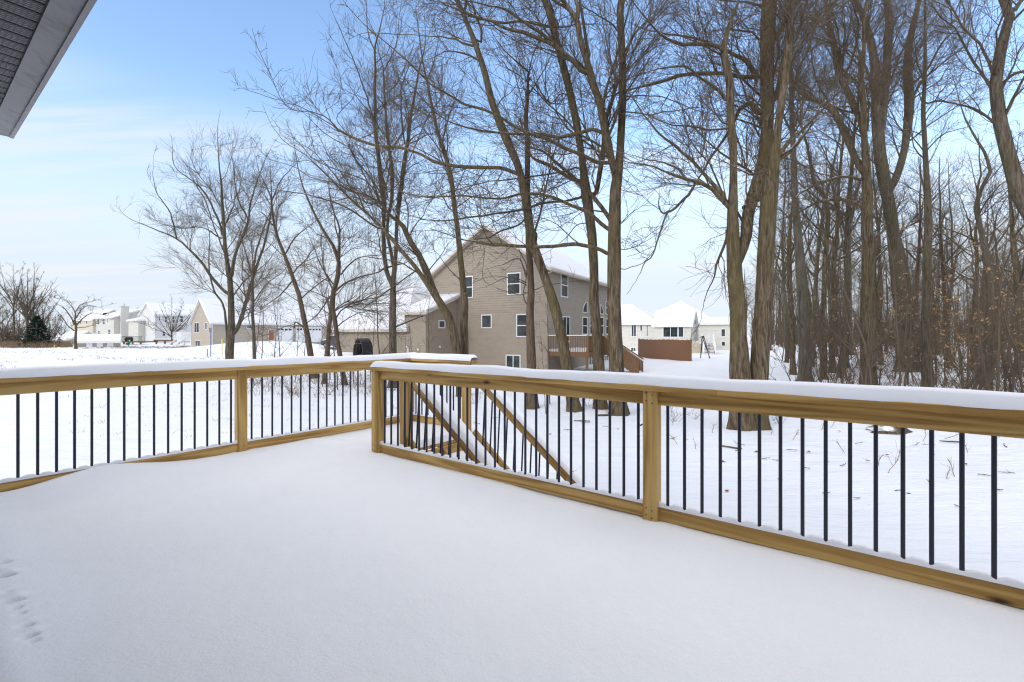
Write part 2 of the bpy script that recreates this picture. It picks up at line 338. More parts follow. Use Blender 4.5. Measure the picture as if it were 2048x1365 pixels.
for (p, q) in [((AR + 0.10, BR - 0.1), (AR + 0.10, BS - 0.04)), ((AR + 0.12, BS - 0.055), (AF + 0.1, BS - 0.055)), ((AF + 0.12, BS - 0.04), (AF + 0.12, BL + 0.1)), ((0.2, BL + 0.11), (AF + 0.1, BL + 0.11))]:
    mb.board(d3(*p, -0.15), d3(*q, -0.15), 0.038, 0.22)
mb.build('rim_joist', M['pine'], deck)
for (a, b) in [(AR + 0.03, -4), (AR + 0.03, -1.3), (AR + 0.03, 1.4), (AR + 0.03, 3.8), (AF, BL), (AF, BS + 0.05), (2.1, BL), (0.4, BL)]:
    mb = MB(); mb.board(d3(a, b, -1.6), d3(a, b, -0.05), 0.138, 0.138, A3); mb.build('support_post', M['pine'], deck)

def snow_strip(p, q, w, h, z0, seed, lift=0.02, back=0.0, gaps=None, taper=(0, 0)):
    """rounded ridge of snow lying on a board from p to q (deck coords), slightly lumpy; w width, h depth"""
    p3 = Vector(d3(*p, 0)); q3 = Vector(d3(*q, 0)); d = q3 - p3; L = d.length; d.normalize(); s = Vector((-d.y, d.x, 0))
    n = max(8, int(L / 0.03)); m = 9; r = np.random.RandomState(seed)
    t = np.linspace(0, L, n); wob = np.interp(t, np.linspace(0, L, max(4, int(L / .35))), r.rand(max(4, int(L / .35))))
    wob2 = np.interp(t, np.linspace(0, L, max(4, int(L / .12))), r.rand(max(4, int(L / .12))))
    wob3 = np.interp(t, np.linspace(0, L, max(4, int(L / .12))), r.rand(max(4, int(L / .12))))
    V = []
    for i in range(n):
        hh = h * (0.78 + 0.3 * wob[i] + 0.10 * wob2[i])
        e0 = min(1, (t[i] + 0.004) / (taper[0] or 1e-6)); e1 = min(1, (L - t[i] + 0.004) / (taper[1] or 1e-6)); e = math.sqrt(max(0, 1 - (1 - min(e0, e1)) ** 2)); hh *= e
        if gaps is not None: 
            g = min(abs(t[i] - x) for x in gaps); hh *= 0.25 + 0.75 * min(1, max(0, (g - 0.012) / 0.02)) ** .5
        for j in range(m):
            u = -1 + 2 * j / (m - 1); prof = (1 - abs(u) ** (2.6 + 1.4 * wob[i])) ** 0.6 if abs(u) < 1 else 0
            side = u * w / 2 * (1 + 0.10 * (wob2[i] if u < 0 else wob3[i]) - 0.06)
            x = p3 + d * t[i] + s * (side + back); V.append((x.x, x.y, z0 - 0.004 + hh * prof + (0.004 if 0 < j < m - 1 else 0)))
    a = np.arange(n * m).reshape(n, m); Q = np.stack([a[:-1, :-1], a[1:, :-1], a[1:, 1:], a[:-1, 1:]], -1).reshape(-1, 4)
    return np.array(V), Q
def add_snow(parent, parts, name='snow', mat=None):
    Vs = []; Qs = []; o = 0
    for V, Q in parts: Vs.append(V); Qs.append(Q + o); o += len(V)
    V = np.concatenate(Vs) - np.array(parent.location); 
    return npmesh(name, V, np.concatenate(Qs), mat or M['snow'], parent)
def baluster(parent, a, b, z0, z1, dz=(0, 0)):
    mb = MB(); mb.tube([d3(a + dz[0], b + dz[1], z0), d3(a, b, z1)], 0.0096, 10); o = mb.build('baluster', M['iron'], parent, False)
    for p in o.data.polygons: p.use_smooth = len(p.vertices) == 4
    return o
def post(parent, a, b, z0, z1, w=0.089):
    mb = MB(); mb.board(d3(a, b, z0), d3(a, b, z1), w, w, A3, 0.006); return mb.build('post', M['pine'], parent)
ZB = (0.075, 0.164)                             # bottom rail
ZT = (CAP - 0.038 - 0.089, CAP - 0.038)
def bay(parent, line, c, e0, e1, off, bal, snowh, seed, seg=True):
    """rail run between two posts. line 'a' => constant a=c running in b, else constant b=c running in a. off: +1/-1 side the rails are on"""
    pt = (lambda t, o=0: (c + o, t)) if line == 'a' else (lambda t, o=0: (t, c + o))
    side = A3 if line == 'a' else B3
    for z, nm in ((sum(ZB) / 2, 'bottom_rail'), (sum(ZT) / 2, 'top_rail')):
        mb = MB(); mb.board(d3(*pt(e0, off), z), d3(*pt(e1, off), z), 0.038, 0.089, side); mb.build(nm, M['pine'], parent)
    for t in bal: baluster(parent, *pt(t, off), ZB[1] - 0.004, ZT[0] + 0.002)
    return snow_strip(pt(e0, off), pt(e1, off), 0.046, snowh, ZB[1], seed, gaps=[abs(t - e0) for t in bal])
# --- right railing (parallel to the house)
rl = thing('deck_railing', 'long wooden railing with black balusters on the right side of the snowy deck', 'railing', (*D(AR, 1.5), 0.03))
Bend = 3.93; p_mid = 1.112
# photographed balusters: b positions from the pixel columns
def b_from_px(x, a):                           # where the sight line through column x meets the line a=const
    u = (x - 1024) / F                         # (DL0*a+DR0*b) = u*(DL1*a+DR1*b)
    return (u * DL[1] * a - DL[0] * a) / (DR[0] - u * DR[1])
def a_from_px(x, b):
    u = (x - 1024) / F
    return (DR[0] * b - u * DR[1] * b) / (u * DL[1] - DL[0])
p_mid = b_from_px(1303, AR - 0.02); 
posts_b = [Bend, p_mid, p_mid - 1.83, p_mid - 3.66, BR]
for b in posts_b: post(rl, AR - 0.012, b, 0.012, ZT[1])
sn = []
sp = 0.1015
for i in range(len(posts_b) - 1):
    b0, b1 = posts_b[i] - 0.045, posts_b[i + 1] + 0.045
    n = int(round((b0 - b1) / sp)); st = (b0 - b1) / n; bal = [b0 - st * (j + 0.5) for j in range(n)]
    V, Q = bay(rl, 'a', AR, b1, b0, 0.0, bal, 0.022, 30 + i); sn.append((V, Q))
    for t, z in ((0, 0), ): pass
mb = MB(); mb.board(d3(AR, BR - .05, CAP - 0.019), d3(AR, p_mid - 0.4, CAP - 0.019), 0.14, 0.038, A3); mb.board(d3(AR, p_mid - 0.397, CAP - 0.019), d3(AR, Bend + 0.055, CAP - 0.019), 0.14, 0.038, A3)
mb.build('cap_board', M['pine'], rl)
sn.append(snow_strip((AR + 0.004, BR - 0.05), (AR + 0.004, Bend + 0.05), 0.15, 0.062, CAP, 77, taper=(0, 0.05)))
add_snow(rl, sn)
# --- left railing
ll = thing('deck_railing', 'left wooden railing with black balusters, its bottom rail partly buried by drifted snow', 'railing', (*D(2, BL), 0.03))
a_post = a_from_px(483, BL)
posts_a = [0.25, a_post, AF - 0.01]
for a in posts_a[:2]: post(ll, a, BL + 0.012, 0.012, ZT[1])
post(ll, AF - 0.01, BL + 0.012, 0.012, ZT[1])
sn = []
for i in range(2):
    a0, a1 = posts_a[i] + 0.045, posts_a[i + 1] - 0.045
    n = int(round((a1 - a0) / 0.1035)); st = (a1 - a0) / n; bal = [a0 + st * (j + 0.5) for j in range(n)]
    sn.append(bay(ll, 'b', BL, a0, a1, 0.0, bal, 0.024, 50 + i))
mb = MB(); mb.board(d3(0.2, BL, CAP - 0.019), d3(AF + 0.07, BL, CAP - 0.019), 0.14, 0.038, B3); mb.build('cap_board', M['pine'], ll)
sn.append(snow_strip((0.2, BL + 0.004), (AF + 0.06, BL + 0.004), 0.15, 0.068, CAP, 78))
add_snow(ll, sn)
# --- landing railing (far side of the landing)
lr = thing('deck_railing', 'short wooden railing closing the far side of the stair landing', 'railing', (*D(AF, 4.5), 0.03))
post(lr, AF, BS + 0.03, -1.0, ZT[1])
n = 8; a0, a1 = BS + 0.078, BL - 0.04; st = (a1 - a0) / n
sn = [bay(lr, 'a', AF, a0, a1, 0.0, [a0 + st * (j + .5) for j in range(n)], 0.022, 60)]
mb = MB(); mb.board(d3(AF, BS - 0.08, CAP - 0.018), d3(AF, BL - 0.072, CAP - 0.018), 0.14, 0.038, A3); mb.build('cap_board', M['pine'], lr)
sn.append(snow_strip((AF + 0.004, BS - 0.10), (AF + 0.004, BL + 0.02), 0.155, 0.07, CAP + 0.001, 79, taper=(0.03, 0)))
add_snow(lr, sn)
# --- staircase going down along the railing, towards -b
stc = thing('staircase', 'wooden staircase with snow on its treads and sloping handrails leading down from the landing', 'stairs', (*D(3.8, 3), -1.35))
NR = 7; RISE = (0 + 1.37) / NR; RUN = 0.262; SL = RISE / RUN
def zs(b): return -(BS - b) * SL                # nosing line
for a in (AN + 0.03, (AN + AF) / 2, AF - 0.03):
    mb = MB(); u0 = random.random() * 9
    b0, b1 = BS - 0.08, BS - RUN * (NR - 0.4); w = 0.019
    poly = [d3(a - w, b0, -0.06), d3(a - w, b0, -0.36), d3(a - w, b1 + 0.05, -1.37), d3(a - w, b1 - 0.12, -1.37), d3(a - w, b1 - 0.12, -1.26)]
    mb.prism(poly, A3 * 0.038); mb.uv = [(u0 + x * 1.0, u0 + z) for (x, y, z) in mb.v]; mb.build('stringer', M['pine'], stc)
for i in range(1, NR):
    z = -i * RISE; bb = BS - (i - 1) * RUN - 0.03
    mb = MB(); mb.board(d3(AN - 0.01, bb - 0.145, z - 0.019), d3(AF + 0.01, bb - 0.145, z - 0.019), 0.285, 0.036, B3); mb.build('tread', M['pine'], stc)
    mb = MB(); mb.board(d3(AN, bb - 0.01, z + RISE / 2 - 0.02), d3(AF, bb - 0.01, z + RISE / 2 - 0.02), 0.02, RISE - 0.045, B3); mb.build('riser', M['pine'], stc)
for a, ba in ((AN, 0), (AF, 1)):
    bt, bb = BS + (0.02 if a == AN else -0.06), BS - RUN * (NR - 1) + 0.12
    if a == AN:
        post(stc, a, BS + 0.03, -0.5, ZT[1] + 0.02)
    post(stc, a, bb, -1.5, zs(bb) + 0.92)
    mb = MB(); zt = 0.80
    mb.board(d3(a, bt, zs(bt) + zt + 0.075), d3(a, bb - 0.1, zs(bb - .1) + zt + 0.075), 0.13, 0.036, A3); mb.build('handrail', M['pine'], stc)
    mb = MB(); mb.board(d3(a, bt, zs(bt) + zt), d3(a, bb, zs(bb) + zt), 0.038, 0.089, A3); mb.build('top_rail', M['pine'], stc)
    mb = MB(); mb.board(d3(a, bt - 0.03, zs(bt) + 0.10), d3(a, bb, zs(bb) + 0.12), 0.038, 0.089, A3); mb.build('bottom_rail', M['pine'], stc)
    n = int((bt - bb - 0.12) / 0.112)
    for j in range(n):
        t = bt - 0.10 - j * 0.112; baluster(stc, a, t, zs(t) + 0.13, zs(t) + zt - 0.02, (-0.045, 0.0))
parts = []
for i in range(1, NR):
    z = -i * RISE; bb = BS - (i - 1) * RUN - 0.03; b0, b1 = bb - 0.30, bb - 0.005
    parts.append(snow_strip((AN + 0.02, (b0 + b1) / 2), (AF - 0.02, (b0 + b1) / 2), 0.30, 0.085, z, 90 + i, taper=(0.04, 0.04)))
for a in (AN, AF):                             # snow lying along the sloping handrails
    bt, bb = BS + (0.0 if a == AN else -0.08), BS - RUN * (NR - 1) + 0.06
    V, Q = snow_strip((a, bb - 0.10), (a, bt), 0.15, 0.06 if a == AN else 0.05, 0, 99, taper=(0.05, 0.02))
    bcoord = V[:, 0] * DR[0] + V[:, 1] * DR[1]; V[:, 2] += -(BS - bcoord) * SL + 0.80 + 0.10 
    parts.append((V, Q))
add_snow(stc, parts)
# --- screw heads on the posts and rails
def screws(parent, pts, toward):
    mb = MB(); t = Vector(toward)
    for p in pts: c = Vector(p); mb.tube([c, c + t * 0.0015], 0.0042, 8)
    mb.build('screw', M['iron'], parent).name = 'screws'
pts = []
for b in posts_b[:4]:
    for z in (ZT[0] + .02, ZT[1] - .02, 0.10, 0.145):
        for o in (-.018, .02): pts.append(d3(AR - 0.012 - 0.0455, b + o, z + o * .3))
screws(rl, pts, -A3)
pts = []
for a in posts_a[:2]:
    for z in (ZT[0] + .02, ZT[1] - .02, 0.13): pts.append(d3(a + .01, BL + 0.012 - 0.0455, z))
screws(ll, pts, -B3)
# --- snow on the deck boards
na, nb = 400, 900
aa = np.linspace(0.08, AR + 0.06, na); bb_ = np.linspace(-4.6, BL + 0.055, nb)
A_, B_ = np.meshgrid(aa, bb_, indexing='ij')
Z = 0.072 + 0.012 * vnoise(A_, B_, 0.9, 11) + 0.006 * vnoise(A_, B_, 0.33, 12) + 0.0022 * vnoise(A_, B_, 0.07, 13) + 0.0012 * vnoise(A_, B_, 0.03, 16) + 0.010 * vnoise(A_ * .5, B_, 1.7, 17)
dl = BL - B_                                    # drift against the left railing, deepest nearer the house
wgt = np.exp(-((A_ - 1.05) / 0.42) ** 2)
Z += (0.012 + 0.088 * wgt) * np.exp(-(dl / 0.32) ** 2) - 0.010 * np.exp(-(dl / 0.06) ** 2)
Z += 0.055 * np.exp(-((A_ - 0.30) / 0.16) ** 2) * np.exp(-((B_ - 3.9) / 1.2) ** 2)
Z += 0.02 * np.exp(-((A_ - 0.7) / 0.5) ** 2) * np.exp(-((B_ - 4.4) / 0.6) ** 2)
dr = AR - A_; Z -= 0.006 * np.exp(-(dr / 0.05) ** 2); Z += 0.008 * np.exp(-((dr - .1) / 0.1) ** 2) * (0.5 + vnoise(A_, B_, 0.4, 14))
for pa, pb in ((posts_b, 'r'), (posts_a, 'l')): # wells round the posts
    for q in pa:
        ca, cb = (AR, q) if pb == 'r' else (q, BL)
        rr2 = (A_ - ca) ** 2 + (B_ - cb) ** 2; Z += 0.012 * np.exp(-rr2 / 0.016) - 0.02 * np.exp(-rr2 / 0.004)
# row of melt holes and lumps under the eave drip line
r = np.random.RandomState(8)
Z += 0.012 * np.exp(-((A_ - 0.245) / 0.055) ** 2) * smooth((B_ - 1.6) / 0.5) * smooth((4.4 - B_) / 0.5)
for (x, y, s, dpt) in [(6, 1165, 0.032, 0.06), (24, 1212, 0.03, 0.055), (33, 1224, 0.018, 0.02), (40, 1233, 0.018, 0.02), (50, 1257, 0.022, 0.03), (57, 1277, 0.024, 0.04), (66, 1286, 0.016, 0.018), (2, 1140, 0.03, 0.03), (12, 1196, 0.02, 0.015)]:
    Yc = F * (CZ - 0.08) / (y - HY); X = (x - 1024) / F * Yc; ca = X * DL[0] + Yc * DL[1]; cb = X * DR[0] + Yc * DR[1]
    q = ((A_ - ca) / s) ** 2 + ((B_ - cb) / (s * 0.5)) ** 2; Z -= dpt * 1.5 * np.exp(-q ** 1.5)
    q2 = ((A_ - ca - 0.02) / (s * 1.2)) ** 2 + ((B_ - cb - 0.045) / (s * 0.8)) ** 2; Z += dpt * 0.28 * np.exp(-q2)
X_, Y_ = D.O[0] + DL[0] * A_ + DR[0] * B_, DL[1] * A_ + DR[1] * B_
V = np.stack([X_, Y_, Z], -1).reshape(-1, 3); a = np.arange(na * nb).reshape(na, nb)
Q = np.stack([a[:-1, :-1], a[1:, :-1], a[1:, 1:], a[:-1, 1:]], -1).reshape(-1, 4)
def skirted(V, Q, na, nb):                     # drop the rim down to the boards
    V = V.reshape(na, nb, 3).copy(); V[0, :, 2] = -0.001; V[-1, :, 2] = -0.001; V[:, 0, 2] = -0.001; V[:, -1, 2] = -0.001; return V.reshape(-1, 3), Q
na2, nb2 = 60, 50; a2 = np.linspace(AR + 0.055, AF + 0.1, na2); b2 = np.linspace(BS - 0.02, BL + 0.05, nb2); A2, B2 = np.meshgrid(a2, b2, indexing='ij')
Z2 = 0.07 + 0.012 * vnoise(A2, B2, 0.9, 11) + 0.004 * vnoise(A2, B2, 0.2, 15); X2, Y2 = DL[0] * A2 + DR[0] * B2, DL[1] * A2 + DR[1] * B2
V2 = np.stack([X2, Y2, Z2], -1); V2[-1, :, 2] = 0; V2[:, 0, 2] = 0; V2[:, -1, 2] = 0; V2[0, :, 2] = np.interp(b2, bb_, Z[-1]) - 0.0; c2 = np.arange(na2 * nb2).reshape(na2, nb2)
Q2 = np.stack([c2[:-1, :-1], c2[1:, :-1], c2[1:, 1:], c2[:-1, 1:]], -1).reshape(-1, 4) + len(V)
Vg = V.reshape(na, nb, 3); Vg[:, -1, 2] = 0; Vg[:, 0, 2] = 0
msk = bb_ < BS - 0.03; Vg[-1, msk, 2] = 0
tag(npmesh('snow', np.concatenate([Vg.reshape(-1, 3), V2.reshape(-1, 3)]), np.concatenate([Q, Q2]), M['deck_snow']), 'smooth untouched snow covering the deck boards', None, None, 'stuff')
# bit of wood sticking out of the snow by the left edge
wb = MB(); Yc = F * (CZ - 0.09) / (1166 - HY); X = (4 - 1024) / F * Yc
dirv = Vector((DR[0] * .9 + .1, DR[1], 0.02)); c = Vector((X - .008, Yc + .01, 0.075)); wb.board(c - dirv * 0.22, c + dirv * 0.10, 0.05, 0.035)
tag(wb.build('wood_offcut', M['pine']), 'piece of bare wood showing through the snow at the near left edge of the deck', 'wood')

# ------------------------------------------------------------------ the house the deck belongs to: only its eave is in the frame
HE = 1.5; EZ = CZ + HE                          # soffit height
own = thing('house', 'house with grey soffit and trim whose eave overhangs the deck at top left', 'house', (*D(-2, 2), -1.37))
aE, aL, aS = 0.545, 0.528, 0.42; bE = 5.17; b0E = -6.0
mb = MB()
k = b0E
while k < bE - 0.11:                            # vented soffit panels: raised plank with dark joint grooves running out from the wall
    k1 = min(k + 0.1, bE - 0.10); mb.fbox(D, -0.3, aS, k + 0.006, k1 - 0.006, EZ - 0.004, EZ + 0.012)
    k += 0.1
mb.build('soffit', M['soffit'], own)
mb = MB(); mb.fbox(D, -0.3, aS, b0E, bE - 0.1, EZ + 0.012, EZ + 0.022); mb.build('soffit_joint', M['black'], own)
# perforation rows: small louvre ribs on every panel
mb = MB(); k = b0E + 0.02
while k < bE - 0.12:
    if k > 1.2:
        x = -0.1
        while x < aS - 0.01:
            for q in (0.012, 0.030, 0.048, 0.066): mb.fbox(D, x, x + 0.012, k + q - 0.013, k + q - 0.005, EZ - 0.0065, EZ - 0.0035)
            x += 0.02
    k += 0.1
lv = mb.build('vent_louvre', M['alu'], own)
mb = MB()
mb.fbox(D, aS, aL, b0E, bE, EZ - 0.018, EZ + 0.02)
mb.fbox(D, 0.26, aS - 0.0, bE - 0.1, bE, EZ - 0.018, EZ + 0.02)
mb.build('eave_trim', M['alu'], own)
mb = MB(); mb.fbox(D, aL, aE, b0E, bE - 0.012, EZ - 0.028, EZ + 0.17); mb.fbox(D, aL - 0.006, aL, b0E, bE - 0.02, EZ - 0.028, EZ - 0.018)
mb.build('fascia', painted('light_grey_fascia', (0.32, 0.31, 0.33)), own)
mb = MB()                                       # wall with the wide doorway the photographer stands in
for (b0, b1, z0, z1) in [(-6.0, -1.0, -1.4, EZ + 0.02), (2.15, 5.0, -1.4, EZ + 0.02), (-1.0, 2.15, 2.15, EZ + 0.02), (-1.0, 2.15, -1.4, -0.05)]: mb.fbox(D, -0.03, 0.09, b0, b1, z0, z1)
for (a0, a1, b0, b1) in [(-8, -0.03, 4.85, 5.0), (-8, -0.03, -6, -5.85), (-8, -7.85, -5.85, 4.85)]: mb.fbox(D, a0, a1, b0, b1, -1.4, EZ + 0.02)
mb.build('wall', painted('grey_siding', (0.30, 0.31, 0.33)), own)
mb = MB(); mb.fbox(D, -7.85, -0.03, -5.85, 4.85, -0.2, -0.05); mb.build('floor', M['shingle'], own)
mb = MB()
p = [d3(aE, b0E, EZ + 0.17), d3(aE, bE, EZ + 0.17), d3(-3.9, bE, EZ + 2.2), d3(-3.9, b0E, EZ + 2.2)]; mb.hexa(p[::-1] if False else p, [(x, y, z + 0.05) for x, y, z in p])
p = [d3(-3.9, b0E, EZ + 2.2), d3(-3.9, bE, EZ + 2.2), d3(-8.4, bE, EZ + 0.17), d3(-8.4, b0E, EZ + 0.17)]; mb.hexa(p, [(x, y, z + 0.05) for x, y, z in p])
mb.prism([d3(0.1, 4.85, EZ + .02), d3(-7.9, 4.85, EZ + .02), d3(-3.9, 4.85, EZ + 2.1)], B3 * 0.15)
mb.prism([d3(0.1, -6, EZ + .02), d3(-7.9, -6, EZ + .02), d3(-3.9, -6, EZ + 2.1)], B3 * 0.15)
mb.build('roof', M['shingle'], own)
# ------------------------------------------------------------------ houses
G2 = (-0.875, 0.484); R2 = (0.484, 0.875)      # the street's two directions: g runs left and away, r right and away
def lapwall(mb, A, B, n, z0, top, course=0.125):
    """clapboard wall from A to B (2D, seen from outside either way), outward normal n, top: list of (fraction, z)"""
    A = np.array(A); B = np.array(B); n = np.array(n); fr_ = [p[0] for p in top]; zz = [p[1] for p in top]; zmax = max(zz)
    fs = np.linspace(0, 1, 401); tz = np.interp(fs, fr_, zz); z = z0
    cr = (B - A)[0] * n[1] - (B - A)[1] * n[0]
    def ext(zv):
        ok = fs[tz >= zv - 1e-6]; return (ok[0], ok[-1]) if len(ok) else None
    while z < zmax - 1e-3:
        z1 = min(z + course, zmax); e0 = ext(z); e1 = ext(z1) or (sum(e0) / 2,) * 2 if e0 else None
        if e0 is None: break
        def pt(f, zz_, o): q = A + (B - A) * f + n * o; return (q[0], q[1], zz_)
        q = [pt(e0[0], z, 0.036), pt(e0[1], z, 0.036), pt(e1[1], z1, 0.004), pt(e1[0], z1, 0.004)]
        u = [pt(e0[0], z, 0.0), pt(e0[1], z, 0.0), pt(e0[1], z, 0.036), pt(e0[0], z, 0.036)]
        mb.face(q if cr < 0 else q[::-1]); mb.face(u if cr < 0 else u[::-1]); z = z1
class House:
    def __init__(s, name, label, cat, fr, s0, s1, t0, t1, z0, ze, zr, ridge, mat, oh=0.4, root=None, group=None, walls='0123', trim='white', peak=None, snowd=0.16, course=0.165, roofname='roof'):
        c = fr((s0 + s1) / 2, (t0 + t1) / 2); s.fr = fr
        s.root = root or thing(name, label, cat, (c[0], c[1], z0), group)
        s.s = (s0, s1); s.t = (t0, t1)
        U = np.array(fr.U); V = np.array(fr.V)
        s.sides = {'front': (fr(s0, t0), fr(s1, t0), -V), 'right': (fr(s0, t0), fr(s0, t1), -U), 'left': (fr(s1, t0), fr(s1, t1), U), 'back': (fr(s0, t1), fr(s1, t1), V)}
        mb = MB()
        for k, (A, B, n) in s.sides.items():
            gable = (ridge == 's' and k in ('left', 'right')) or (ridge == 't' and k in ('front', 'back'))
            pk = 0.5 if peak is None else peak
            top = [(0, ze), (pk, zr), (1, ze)] if gable and ridge in 'st' else [(0, ze), (1, ze)]
            if ridge == 'shed':
                top = {'front': [(0, ze), (1, ze)], 'back': [(0, zr), (1, zr)], 'right': [(0, ze), (1, zr)], 'left': [(0, ze), (1, zr)]}[k]
            lapwall(mb, A, B, n, z0, top, course)
        for (a, b) in ((s0, t0), (s1, t0), (s0, t1), (s1, t1)):
            mb.fbox(fr, a - 0.045, a + 0.045, b - 0.045, b + 0.045, z0, ze)
        mb.build('wall', mat, s.root)
        # roof slabs with snow
        rf = MB(); sn = MB(); tr = MB()
        def slab(q, th0, th1, m):                # q: 4 points ccw from above
            m.hexa([(x, y, z + th0) for x, y, z in q], [(x, y, z + th1) for x, y, z in q])
        def P3(a, b, z): x, y = fr(a, b); return (x, y, z)
        def ordq(q):
            a = sum((q[i][0] * q[(i + 1) % 4][1] - q[(i + 1) % 4][0] * q[i][1]) for i in range(4)); return q if a > 0 else q[::-1]
        quads = []
        if ridge == 't':
            pk = 0.5 if peak is None else peak; sm_ = s0 + (s1 - s0) * pk; sl0 = (zr - ze) / (sm_ - s0); sl1 = (zr - ze) / (s1 - sm_)
            quads = [[P3(s0 - oh, t0 - oh, ze - oh * sl0), P3(sm_, t0 - oh, zr), P3(sm_, t1 + oh, zr), P3(s0 - oh, t1 + oh, ze - oh * sl0)],
                     [P3(sm_, t0 - oh, zr), P3(s1 + oh, t0 - oh, ze - oh * sl1), P3(s1 + oh, t1 + oh, ze - oh * sl1), P3(sm_, t1 + oh, zr)]]
        elif ridge == 's':
            tm = (t0 + t1) / 2; sl = (zr - ze) / (tm - t0)
            quads = [[P3(s0 - oh, t0 - oh, ze - oh * sl), P3(s1 + oh, t0 - oh, ze - oh * sl), P3(s1 + oh, tm, zr), P3(s0 - oh, tm, zr)],
                     [P3(s0 - oh, tm, zr), P3(s1 + oh, tm, zr), P3(s1 + oh, t1 + oh, ze - oh * sl), P3(s0 - oh, t1 + oh, ze - oh * sl)]]
        elif ridge == 'shed':
            sl = (zr - ze) / (t1 - t0)
            quads = [[P3(s0 - oh, t0 - oh, ze - oh * sl), P3(s1 + oh, t0 - oh, ze - oh * sl), P3(s1 + oh, t1, zr), P3(s0 - oh, t1, zr)]]
        elif ridge in ('hips', 'hipt'):
            a0, a1, b0, b1 = s0 - oh, s1 + oh, t0 - oh, t1 + oh; zo = ze - 0.1
            if ridge == 'hips':
                h = (b1 - b0) / 2; r0, r1, m = a0 + h, a1 - h, (b0 + b1) / 2
                if r0 > r1: r0 = r1 = (a0 + a1) / 2
                R0, R1 = P3(r0, m, zr), P3(r1, m, zr)
                quads = [[P3(a0, b0, zo), P3(a1, b0, zo), R1, R0], [P3(a1, b1, zo), P3(a0, b1, zo), R0, R1]]; tris = [[P3(a0, b1, zo), P3(a0, b0, zo), R0], [P3(a1, b0, zo), P3(a1, b1, zo), R1]]
            else:
                h = (a1 - a0) / 2; r0, r1, m = b0 + h, b1 - h, (a0 + a1) / 2
                if r0 > r1: r0 = r1 = (b0 + b1) / 2
                R0, R1 = P3(m, r0, zr), P3(m, r1, zr)
                quads = [[P3(a0, b1, zo), P3(a0, b0, zo), R0, R1], [P3(a1, b0, zo), P3(a1, b1, zo), R1, R0]]; tris = [[P3(a0, b0, zo), P3(a1, b0, zo), R0], [P3(a1, b1, zo), P3(a0, b1, zo), R1]]
            for q in tris:
                a = sum((q[i][0] * q[(i + 1) % 3][1] - q[(i + 1) % 3][0] * q[i][1]) for i in range(3)); q = q if a > 0 else q[::-1]
                for m_, h0, h1 in ((rf, -0.14, 0.0), (sn, 0.006, snowd)):
                    bq = [(x, y, z + h0) for x, y, z in q]; tq = [(x, y, z + h1) for x, y, z in q]; m_.face(bq[::-1]); m_.face(tq)
                    for i in range(3): j = (i + 1) % 3; m_.face([bq[i], bq[j], tq[j], tq[i]])
        for q in quads: q = ordq(q); slab(q, -0.16, 0.0, rf)
        roof = rf.build(roofname, M[trim], s.root)
        for q in quads:                          # snow pulled back a little from the edges, rounded lip
            q = [Vector(p) for p in ordq(q)]; c = sum(q, Vector()) / 4
            lo = [p + (c - p).normalized() * 0.05 for p in q]; hi = [p + (c - p).normalized() * 0.14 for p in q]
            b = [(p.x, p.y, p.z + 0.006) for p in lo]; m1 = [(p.x, p.y, p.z + snowd * .7) for p in lo]; t = [(p.x, p.y, p.z + snowd) for p in hi]
            for i in range(4): j = (i + 1) % 4; sn.face([b[i], b[j], m1[j], m1[i]]); sn.face([m1[i], m1[j], t[j], t[i]])
            sn.face(t); sn.face(b[::-1])
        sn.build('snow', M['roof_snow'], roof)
    def hit(s, side, x, y):                      # sight line through a pixel meets the wall: distance along it and height
        A, B, n = s.sides[side]; u = (x - 1024) / F; dx, dy = B[0] - A[0], B[1] - A[1]; L = math.hypot(dx, dy)
        f = (u * A[1] - A[0]) / (dx - u * dy); Y = A[1] + f * dy; return f * L, CZ + (HY - y) / F * Y
    def window(s, side, x0, y0, x1, y1, kind='hung', glass='glass', name='window', trim='white', w=0.07):
        d0, z1 = s.hit(side, x0, y0); d1, z0 = s.hit(side, x1, y1)
        za = s.hit(side, (x0 + x1) / 2, y0)[1]; zb = s.hit(side, (x0 + x1) / 2, y1)[1]
        return s.win(side, d0, d1, zb, za, kind, glass, name, trim, w)
    def win(s, side, d0, d1, z0, z1, kind='hung', glass='glass', name='window', trim='white', w=0.07):
        if d0 > d1: d0, d1 = d1, d0
        A, B, n = s.sides[side]; L = math.dist(A, B); U = ((B[0] - A[0]) / L, (B[1] - A[1]) / L)
        f = Frame(A, U, (n[0], n[1])); mb = MB(); o0, o1 = 0.0, 0.065
        if kind == 'arch' or kind in ('archl', 'archr'):
            pts = []; k = 12; cx = (d0 + d1) / 2; 
            if kind == 'arch': rx = (d1 - d0) / 2; ry = min(rx, z1 - z0); pts = [(d0, z0)] + [(cx - rx * math.cos(math.pi * i / k), z1 - ry + ry * math.sin(math.pi * i / k)) for i in range(k + 1)] + [(d1, z0)]
            else:
                rx = d1 - d0; ry = z1 - z0; arc = [(rx * (1 - math.cos(math.pi / 2 * i / k)), ry * math.sin(math.pi / 2 * i / k)) for i in range(k + 1)]
                pts = [(d0 + a, z0 + b) for a, b in arc] + [(d1, z0)]
                if kind == 'archr': pts = [(d1 - a, z0 + b) for a, b in arc] + [(d0, z0)]
            def P3(d, z, o): x, y = f(d, o); return (x, y, z)
            c = (sum(p[0] for p in pts) / len(pts), sum(p[1] for p in pts) / len(pts))
            def shrink(p, q): v = (c[0] - p[0], c[1] - p[1]); l = math.hypot(*v); return (p[0] + v[0] / l * q, p[1] + v[1] / l * q)
            inn = [shrink(p, w * 1.1) for p in pts]
